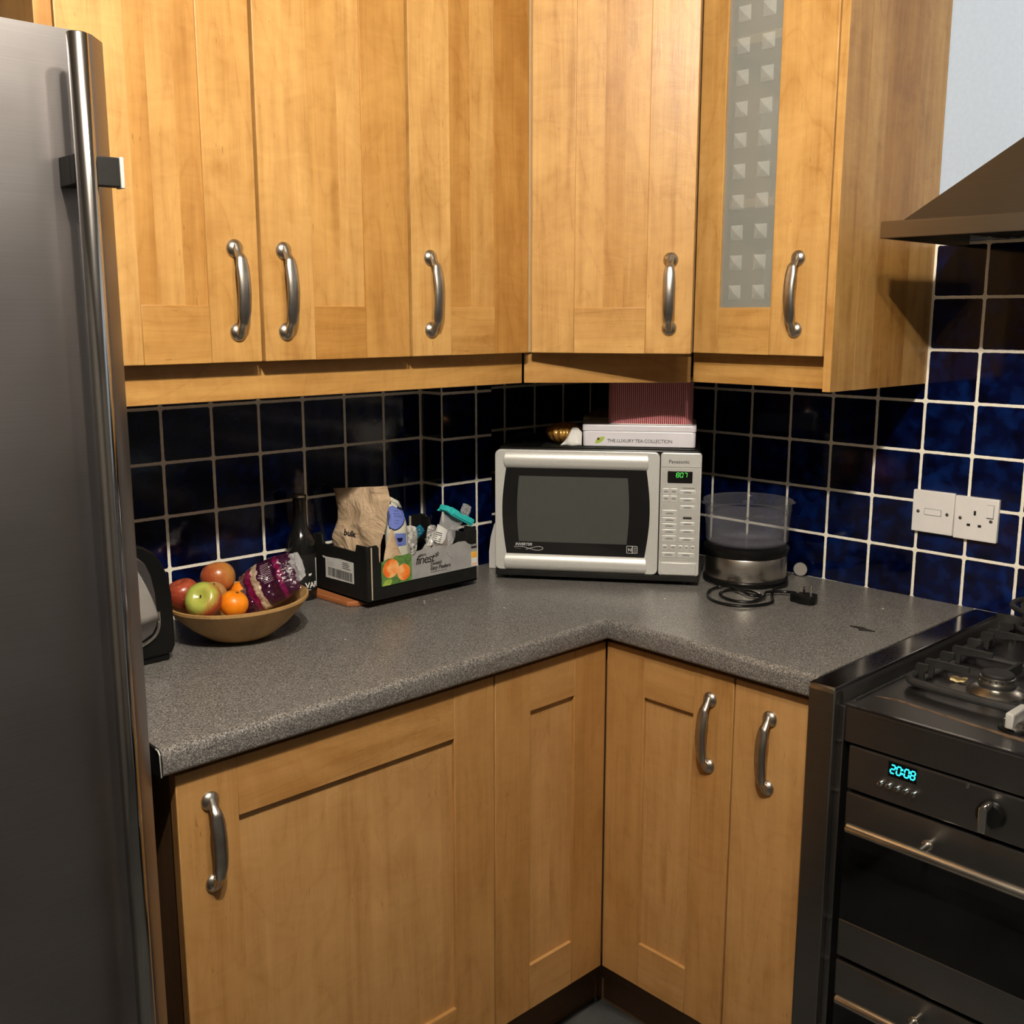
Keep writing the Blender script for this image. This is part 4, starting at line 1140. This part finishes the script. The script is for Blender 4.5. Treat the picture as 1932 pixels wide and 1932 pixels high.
# ============================================================ BOTTLE
t = thing('beer_bottle', 'dark glass beer bottle behind the fruit bowl against the tiles', 'bottle', (-.343, .5475, 0))
b = B('mwframe'); b.lathe([(0, .0), (.028, .0), (.0305, .003), (.0305, .112), (.0290, .124), (.0225, .138), (.0165, .150), (.0140, .165), (.0132, .205), (.0142, .207), (.0142, .215), (.0125, .216), (0, .216)], (-.343, .5475, .0005), 0, 56); obj('glass', b, t, label='black-brown glass')
b = B('steel'); b.lathe([(0, .2205), (.0125, .220), (.0142, .218), (.0150, .2145), (.0142, .2148)], (-.343, .5475, .0005), 0, 40); obj('crown_cap', b, t)
b = B('matblack', 'whitetext'); b.lathe([(.0308, .022), (.0309, .022), (.0309, .098), (.0308, .098)], (-.343, .5475, .0005), 0, 56)
def cylwarp(R, cx, cy, phi0):
    def f(co):
        a = phi0+co.x/R; r_ = R+co.z
        return Vector((cx+r_*math.cos(a), cy+r_*math.sin(a), co.y))
    return f
def ctext(b, s, size, z, phi, R=.0311, mi=1):
    fw = cylwarp(R, -.343, .5475, phi); text_bm(b, s, size, Matrix.Identity(4), mi, bold=.0003, warp=lambda c: fw(Vector((c.x, c.y+z, c.z))))
ctext(b, 'VAR', .0165, .028, -1.93); ctext(b, '-----', .006, .0225, -1.85)
fw = cylwarp(.0311, -.343, .5475, -1.55)
vs = [b.bm.verts.new(fw(Vector((x, z, 0)))) for x, z in ((.018, .030), (.021, .030), (.022, .088), (.017, .088))]; b._face(vs, 1)
vs = [b.bm.verts.new(fw(Vector((x, z, 0)))) for x, z in ((-.004, .058), (.004, .058), (.002, .054), (-.003, .053))]; b._face(vs, 1)
obj('label', b, t)

# ============================================================ TRAY OF BAGS
b = B('pine'); b.prism([(-.325, .545), (-.3165, .425), (-.300, .412), (-.06, .415), (-.06, .57), (-.325, .57)], 'z', .0004, .0112, 0, bev=.0022, tone=.4, grain='y')
solo('wooden_board', b, 'reddish wooden board lying under the black fruit tray', 'board', (-.2, .49, 0))
BZ = .0118
t = thing('cardboard_tray', 'black cardboard fruit tray with a torn grey label, filled with food bags', 'tray', (-.15, .475, BZ))
x0, x1, y0, y1, T = -.298, -.006, .378, .574, .004
b = B('matblack', 'card')
b.box(x0, x1, y0, y1, BZ, BZ+T, 0, .0005)
fr = [(x0, BZ), (x1, BZ), (x1, .123), (x1-.004, .127), (x1-.026, .127), (x1-.029, .122), (x1-.030, .092), (x0+.031, .092), (x0+.029, .122), (x0+.026, .1285), (x0+.004, .1285), (x0, .124)]
b.prism(fr, 'y', y0, y0+T, 0, bev=.0006); b.prism(fr, 'y', y1-T, y1, 0, bev=.0006)
sd = [(y0+T, BZ), (y1-T, BZ), (y1-T, .130), (y1-.035, .131), (y1-.040, .113), (y0+.040, .1125), (y0+.036, .128), (y0+T, .129)]
b.prism(sd, 'x', x0, x0+T, 0, bev=.0006); b.prism(sd, 'x', x1-T, x1, 0, bev=.0006)
b.box(x0+.0095, x0+.0125, y0-.0012, y0, BZ+.006, .126, 1, .0005); b.box(x0+.012, x0+.029, y0-.0010, y0, BZ+.03, .1245, 0, .0004)
b.prism([(-.040, .095), (-.040, .133), (-.030, .136), (-.022, .133), (-.012, .136), (.0, .132), (.003, .128), (.003, .095)], 'y', y1-.010, y1-.006, 0); b.box(-.043, -.040, y1-.010, y1-.006, .095, .133, 1); b.box(.003, .0055, y1-.010, y1-.006, .095, .128, 1)
obj('walls', b, t)
XB_ = frame((0, y0-.0004, 0), (1, 0, 0), (0, 0, 1))       # text frame on the front wall
b = B('greyprint', 'greenprint', 'orangeprint', 'limeprint', 'darktext', 'yellowprint', 'whitetext', 'paper')
Lb = [(-.264, .042), (-.264, .0925), (-.246, .0975), (-.235, .0965), (-.227, .101), (-.212, .099), (-.193, .1005), (-.187, .097)]
b.prism(Lb+[(-.187, .0435)], 'y', y0-.0022, y0-.0012, 1)
Lg = [(-.187, .0435), (-.187, .0935), (-.179, .0935), (-.173, .1015), (-.158, .1035), (-.135, .1025), (-.112, .1050), (-.098, .1020), (-.086, .0990), (-.072, .1025), (-.060, .1050), (-.041, .1040), (-.031, .0965), (-.022, .0935), (-.0065, .0935), (-.0065, .0435)]
b.prism(Lg, 'y', y0-.0022, y0-.0012, 0)
def disc(cx, cz, rx, rz, ang, mi, yy, n=32):
    ca, sa = math.cos(ang), math.sin(ang)
    b.prism([(cx+rx*math.cos(k*2*PI/n)*ca-rz*math.sin(k*2*PI/n)*sa, cz+rx*math.cos(k*2*PI/n)*sa+rz*math.sin(k*2*PI/n)*ca) for k in range(n)], 'y', yy-.0003, yy, mi)
disc(-.2405, .0765, .0205, .0190, .5, 2, y0-.0022); disc(-.2085, .0640, .0165, .0175, .3, 2, y0-.0025)
b.prism([(-.262, .0425), (-.2585, .0425), (-.243, .0425), (-.238, .0500), (-.243, .0555), (-.256, .0530)], 'y', y0-.0026, y0-.0022, 3)
text_bm(b, 'finest*', .0270, XB_ @ Matrix.Translation((-.178, .0735, .0023)), 4, shear=.28, space=.88)
text_bm(b, 'TESCO', .0060, XB_ @ Matrix.Translation((-.167, .0895, .0023)), 4)
text_bm(b, 'Sweet', .0125, XB_ @ Matrix.Translation((-.1385, .0655, .0023)), 4, shear=.2)
text_bm(b, 'Easy Peelers', .0125, XB_ @ Matrix.Translation((-.1385, .0555, .0023)), 4, shear=.2, space=.9)
text_bm(b, '----------- ----- - ----- ----', .0048, XB_ @ Matrix.Translation((-.1385, .0500, .0023)), 4)
b.box(-.0235, -.0080, y0-.0026, y0-.0022, .0845, .0925, 4); b.box(-.0225, -.0090, y0-.0028, y0-.0026, .0905, .0915, 6)
b.box(-.0235, -.0080, y0-.0026, y0-.0022, .0640, .0775, 5); b.box(-.0235, -.0080, y0-.0026, y0-.0022, .0455, .0640, 7)
text_bm(b, 'R', .0125, XB_ @ Matrix.Translation((-.0200, .0665, .0026)), 2, bold=.0004)
b.box(-.0215, -.0100, y0-.0028, y0-.0026, .0500, .0515, 2); b.box(-.0215, -.0100, y0-.0028, y0-.0026, .0480, .0488, 2)
for (px, pz, l_) in ((-.092, .083, .003), (-.088, .0775, .002), (-.082, .0735, .0025), (-.080, .070, .002)):
    b.box(px, px+.0011, y0-.0024, y0-.0022, pz, pz+l_, 4)
obj('front_label', b, t, label='torn grey and green paper label with orange fruit printed on it')
XS_ = frame((x0-.0003, 0, 0), (0, -1, 0), (0, 0, 1))
b = B('paper', 'darktext')
XS_ = frame((x0-.0004, .525, .0), (0, -1, 0), (0, 0, 1))
b.prism([(0, .042), (.101, .045), (.101, .089), (.055, .0895), (.002, .086), (-.010, .087), (-.010, .0835), (0, .0825)], 'z', .0, .0006, 0, XS_)
rx = .010; rnd = random.Random(5)
while rx < .094:
    w_ = rnd.choice((.0009, .0012, .0018, .0024)); b.box(rx, rx+w_, .0475, .066, .0006, .0008, 1, X=XS_); rx += w_+rnd.choice((.0010, .0014, .0020))
for i, (a_, s_) in enumerate(((.0705, '-------- --- ----'), (.0752, '------ -- ------'), (.080, '--- -'))): text_bm(b, s_, .0048, XS_ @ Matrix.Translation((.006, a_, .0006)), 1)
for i in range(4): b.box(.062, .062+rnd.uniform(.02, .032), .0715+.0038*i, .0728+.0038*i, .0006, .0008, 1, X=XS_)
obj('barcode_label', b, t, label='white barcode label')

def sheetbag(Lp, Rp, y, thick, mi, b, nx=16, ny=26, crinkle=.003, seed=1, lean=0, pinch=True):
    """closed bag from left and right outlines [(x,z)] listed top to bottom; returns surface lookup (x,z)->y"""
    def samp(P, t):
        t *= len(P)-1; i = min(int(t), len(P)-2); f = t-i; return (P[i][0]*(1-f)+P[i+1][0]*f, P[i][1]*(1-f)+P[i+1][1]*f)
    F = {}; K = {}
    zt = max(Lp[0][1], Rp[0][1]); zb = min(Lp[-1][1], Rp[-1][1])
    def dep(u, v, x, z):
        k = max(0, 1-abs(2*u-1)**2.4)**.6*(min(1, .12+v*1.6) if pinch else 1)
        nn = noise.noise((x*28+seed, z*28, seed))+.5*noise.noise((x*60, z*22, seed+4))
        return thick*k, crinkle*nn, lean*(z-zb)
    for i in range(nx+1):
        for j in range(ny+1):
            u, v = i/nx, j/ny; a = samp(Lp, v); c = samp(Rp, v); x = a[0]*(1-u)+c[0]*u; z = a[1]*(1-u)+c[1]*u
            d, cr, ln_ = dep(u, v, x, z); e = i in (0, nx)
            f = b.bm.verts.new((x, y-d-cr*(.3 if e else 1)+ln_, z)); F[i, j] = f
            K[i, j] = f if e else b.bm.verts.new((x, y+d*.8+ln_+.0006-cr*.4, z))
    for i in range(nx):
        for j in range(ny):
            b._face((F[i, j], F[i, j+1], F[i+1, j+1], F[i+1, j]), mi, 0, [(i/nx, j/ny)]*4)
            b._face((K[i+1, j], K[i+1, j+1], K[i, j+1], K[i, j]), mi, 0, [(i/nx, j/ny)]*4)
    for j in (0, ny):
        for i in range(nx):
            if j == 0: b._face((F[i, 0], F[i+1, 0], K[i+1, 0], K[i, 0]), mi)
            else: b._face((F[i, j], K[i, j], K[i+1, j], F[i+1, j]), mi)
    pts = [v.co.copy() for v in F.values()]
    def look(x, z):
        best = sorted(pts, key=lambda p: (p.x-x)**2+(p.z-z)**2)[:4]; w_ = [1/(1e-7+(p.x-x)**2+(p.z-z)**2) for p in best]
        return sum(p.y*q for p, q in zip(best, w_))/sum(w_)
    return look
def decal(b, pts, look, mi, off=.0008, n=3):
    """flat printed shape laid on the bag surface"""
    bm = bmesh.new(); f = bm.faces.new([bm.verts.new((x, 0, z)) for x, z in pts])
    bmesh.ops.triangulate(bm, faces=bm.faces[:]); bmesh.ops.subdivide_edges(bm, edges=bm.edges[:], cuts=n, use_grid_fill=True)
    mp = {v: b.bm.verts.new((v.co.x, look(v.co.x, v.co.z)-off, v.co.z)) for v in bm.verts}
    for f in bm.faces: b._face([mp[v] for v in f.verts], mi)
    bm.free()
def dtext(b, s, size, x, z, look, mi, ang=0, off=.0009, **kw):
    ca, sa = math.cos(ang), math.sin(ang)
    def wp(c):
        X_ = x+c.x*ca-c.y*sa; Z_ = z+c.x*sa+c.y*ca; return Vector((X_, look(X_, Z_)-off-c.z, Z_))
    text_bm(b, s, size, None, mi, depth=.0002, warp=wp, **kw)
t = thing('paper_bag', 'tall crumpled brown kraft paper bag standing at the left of the tray', 'bag', (-.28, .45, .02))
b = B('kraft')
XK2 = frame((-.266, .545, 0), (.287, -.958, 0), (.958, .287, 0))      # the bag stands turned, its left edge back by the wall
look = sheetbag([(-.0005, .2235), (.004, .212), (.0095, .182), (.008, .157), (-.004, .128), (-.008, .110), (-.004, .07), (-.002, .02)],
                [(.140, .239), (.1455, .220), (.150, .214), (.138, .179), (.132, .147), (.121, .116), (.118, .08), (.118, .02)], .008, .016, 0, b, crinkle=.0060, seed=2, nx=26, ny=36)
bmesh.ops.transform(b.bm, matrix=XK2, verts=b.bm.verts[:])
kb = obj('body', b, t, angle=60)
b = B('darktext')
dtext(b, 'bulk', .0170, .0385, .1310, look, 0, -.10, off=.0014, bold=.0005)
dtext(b, '--- ---------- ----- ---', .0042, .098, .2240, look, 0, -.05, off=.0014)
bmesh.ops.transform(b.bm, matrix=XK2, verts=b.bm.verts[:])
obj('lettering', b, t)
b = B('kraft')
sheetbag([(-.228, .155), (-.240, .125), (-.247, .10), (-.249, .070)], [(-.222, .150), (-.211, .115), (-.199, .088), (-.202, .070)], .3900, .006, 0, b, 8, 10, .002, 6)
obj('side_fold', b, t, angle=60)
t = thing('food_pouch', 'cream pouch with a blue printed circle behind the brown paper bag', 'pouch', (-.16, .46, .02))
b = B('cream', 'navy')
look = sheetbag([(-.186, .206), (-.188, .186), (-.190, .134), (-.186, .082), (-.184, .02)], [(-.172, .205), (-.1535, .195), (-.1390, .163), (-.1335, .137), (-.130, .077), (-.130, .02)], .4620, .018, 0, b, 16, 26, .002, 3)
obj('body', b, t, angle=60)
b = B('navy', 'periwinkle', 'whitetext', 'silver')
cc = (-.181, .1695)
cir = lambda R_, a0=-PI*.62, a1=PI*.30: [(cc[0]+R_*math.cos(a0+(a1-a0)*k/18), cc[1]+R_*.9*math.sin(a0+(a1-a0)*k/18)) for k in range(19)]
decal(b, [(-.1865, .196)]+[(-.1865, .140)]+cir(.0385, -PI*.47, PI*.06)+[(-.1440, .175), (-.150, .193), (-.168, .2015)], look, 0, .0006, 2)
decal(b, [(-.1860, .185), (-.1860, .1445)]+cir(.0355, -PI*.46, PI*.04)+[(-.1475, .1735), (-.160, .178), (-.176, .189)], look, 1, .0012, 2)
decal(b, [(-.184, .2035), (-.150, .1855), (-.1455, .176), (-.150, .180), (-.168, .190)], look, 3, .0016, 1)
decal(b, [(-.1865, .1310), (-.1465, .1260), (-.1470, .1010), (-.1850, .1000)], look, 1, .0010, 2)
decal(b, [(-.1730, .1195), (-.1575, .1180), (-.1590, .1120), (-.1640, .1100), (-.1700, .1115)], look, 0, .0016, 1)
decal(b, [(-.1850, .1225), (-.1830, .1225), (-.1830, .1140), (-.1850, .1140)], look, 0, .0016, 1)
for i, (s_, z_) in enumerate((('- -----', .1765), ('---- ---', .1700), ('------ ---', .1650), ('-- ----', .1560), ('-----', .1505))): dtext(b, s_, .0058, -.176, z_, look, 0, -.15, off=.0018)
dtext(b, '----', .0050, -.1690, .1035, look, 0, -.05, off=.0016)
obj('printed_label', b, t)
# foil sachets
def foilbag(label, c, ax, ay, la, lb_, th, seed, mat='foil', name='foil_sachet', cat='sachet', **kw):
    b = B(mat); pillow(b, c, ax, ay, la, lb_, th, nu=22, nv=16, seed=seed, **kw)
    return solo(name, b, label, cat, tuple(Vector(c)-Vector((0, 0, la*.5))), None, angle=50)
foilbag('crumpled silver foil packet in the tray just right of the cream pouch', (-.100, .500, .088), (.2, .1, 1), (1, -.1, 0), .040, .024, .010, 5, crinkle=.006)
foilbag('shiny silver foil strip lying across the middle of the tray', (-.082, .455, .082), (.75, .1, .65), (-.5, -.2, .7), .036, .011, .006, 9, crinkle=.005)
foilbag('dark blue foil packet corner poking up behind the seed bag', (-.054, .520, .105), (.8, .1, .5), (-.4, .2, .8), .016, .011, .004, 12, 'teal2', crinkle=.003)
foilbag('silver foil packet at the right end of the tray', (.000-.026, .510, .078), (.05, 0, 1), (1, .1, 0), .040, .0155, .008, 15, crinkle=.006)
# bag of seeds held by the clip
t = thing('seed_bag', 'clear bag of brown seeds closed with a turquoise clip', 'bag', (-.045, .44, .05))
b = B('cellophane'); 
lk2 = sheetbag([(-.043, .157), (-.050, .135), (-.068, .100), (-.078, .050)], [(.018, .130), (.006, .112), (-.018, .080), (-.030, .048)], .4500, .010, 0, b, 14, 20, .004, 11)
obj('film', b, t, angle=60)
b = B('soil'); sheetbag([(-.051, .108), (-.062, .090), (-.070, .052)], [(-.034, .112), (-.026, .092), (-.036, .052)], .4515, .006, 0, b, 10, 12, .003, 4); obj('seeds', b, t, label='brown seeds seen through the film')
b = B('paper', 'darktext'); P4 = [(-.057, .1330), (-.034, .1175), (-.052, .0900), (-.063, .0920), (-.073, .1010)]
decal(b, P4, lk2, 0, .0012, 2)
for i in range(6):
    z_ = .117-.0042*i; xx = -.0625-.0016*i; decal(b, [(xx, z_), (xx+.011, z_-.004), (xx+.0105, z_-.0055), (xx-.0005, z_-.0015)], lk2, 1, .002, 0)
obj('paper_label', b, t)
t = thing('second_bag', 'clear crinkled bag with a brown band, right of the seed bag', 'bag', (-.02, .46, .05)); t.name = 'plastic_bag'
b = B('cellophane', 'soil'); lk3 = sheetbag([(.004, .128), (-.012, .105), (-.024, .078), (-.030, .045)], [(.030, .122), (.0, .118), (-.010, .080), (-.012, .045)], .4650, .010, 0, b, 12, 16, .005, 21)
obj('film', b, t, angle=60)
b = B('foil'); sheetbag([(.006, .124), (-.006, .112), (-.020, .085), (-.022, .050)], [(.026, .118), (-.001, .105), (-.010, .085), (-.012, .050)], .4665, .005, 0, b, 10, 12, .004, 22); obj('lining', b, t, angle=60)
# clip
t = thing('bag_clip', 'turquoise plastic bag clip on the clear bags', 'clip', (0, .45, .145))
XC = frame((-.036, .4375, .1655), Vector((.070, 0, -.0385)), Vector((.0385, 0, .070)))
b = B('tealclip')
b.prism([(0, -.006), (.012, -.010), (.0785, -.010), (.081, -.006), (.081, .004), (.0785, .0065), (.050, .0065), (.044, .001), (.036, .001), (.030, .0065), (.006, .0075), (0, .004)], 'z', 0, .005, 0, XC, bev=.0012)
b.box(.012, .074, -.0065, .0035, .0045, .0075, 0, .001, X=XC)
obj('front_jaw', b, t)
b = B('tealclip'); b.prism([(-.008, -.010), (-.003, -.002), (.010, .009), (.080, .0075), (.082, -.004), (.010, -.006)], 'z', -.026, -.021, 0, XC, bev=.001)
b.box(-.006, .004, -.006, .006, -.023, .003, 0, .001, X=XC); obj('back_jaw', b, t)
b = B('cellophane'); pillow(b, (.028, .452, .1535), (1, .1, -.5), (.4, 0, .85), .016, .013, .003, nu=12, nv=10, crinkle=.004, seed=31)
solo('bag_end', b, 'stiff clear bag end sticking out above the turquoise clip', 'bag end', (.028, .452, .145), angle=50)

# ============================================================ TOASTER
t = thing('toaster', 'black and steel toaster half hidden behind the fridge', 'toaster', (-.82, .43, 0))
Yt0, Yt1 = .350, .500
TX = .006
prof = [(-.930, .012), (-.930, .150), (-.915, .185), (-.880, .205), (-.800, .212), (-.774, .206), (-.755, .193), (-.743, .175), (-.733, .150), (-.728, .119), (-.7265, .082), (-.7265, .026), (-.7335, .013)]
b = B('black')
b.prism([(p[0]+TX, p[1]) for p in prof], 'y', Yt0, Yt1, 0, bev=.004)
b.box(-.925, -.729, Yt0+.006, Yt1-.006, .0005, .013, 0, .003)
obj('body', b, t)
st = [(-.920, .040), (-.920, .150), (-.905, .180), (-.860, .194), (-.800, .195), (-.780, .190), (-.768, .178), (-.759, .155), (-.7535, .125), (-.7520, .090), (-.7535, .070), (-.762, .056), (-.780, .047), (-.800, .042)]
b = B('fridge'); b.prism(st, 'y', Yt0-.006, Yt0+.001, 0, bev=.003, grain='x'); obj('side_panel', b, t, label='brushed steel side panel')
b = B('chrome'); b.sweep([(x, Yt0-.002, z) for x, z in catmull([(-.7500, .088, 0), (-.7515, .066, 0), (-.760, .051, 0), (-.780, .042, 0), (-.800, .037, 0)], 5) for x, z in [(x, z)]] if False else [(p.x, Yt0-.0025, p.y) for p in catmull([(-.7490, .092, 0), (-.7505, .066, 0), (-.760, .0495, 0), (-.780, .0395, 0), (-.800, .034, 0)], 5)], .0032, 0, 8, up=(0, 1, 0)); obj('chrome_trim', b, t)
b = B('chrome'); b.lathe([(.0035, Yt0-.009), (.0060, Yt0-.009), (.0060, Yt0-.005), (.0035, Yt0-.005), (.0035, Yt0-.009)], (-.776, 0, .150), 0, 24, axis='y'); obj('button', b, t)
b = B('greypaper'); vs = []
for i in range(9):
    for j in range(7):
        u, v = i/8, j/6
        top = (-.797, .189); br_ = (-.7525, .0800); bl_ = (-.800, .076)
        lft = (top[0]*(1-u)+bl_[0]*u, top[1]*(1-u)+bl_[1]*u); rgt = (top[0]*(1-u)+br_[0]*u+.003*math.sin(PI*u), top[1]*(1-u)+br_[1]*u)
        vs.append(b.bm.verts.new((lft[0]*(1-v)+rgt[0]*v, .330-.004*math.sin(PI*v*u)+.006*u, lft[1]*(1-v)+rgt[1]*v)))
for i in range(8):
    for j in range(6): b._face((vs[i*7+j], vs[(i+1)*7+j], vs[(i+1)*7+j+1], vs[i*7+j+1]))
o = solo('paper_sheet', b, 'grey paper sheet with a pointed corner hanging in front of the toaster', 'paper', (-.78, .33, .08), angle=80)
md_ = o.modifiers.new('thickness', 'SOLIDIFY'); md_.thickness = .0005
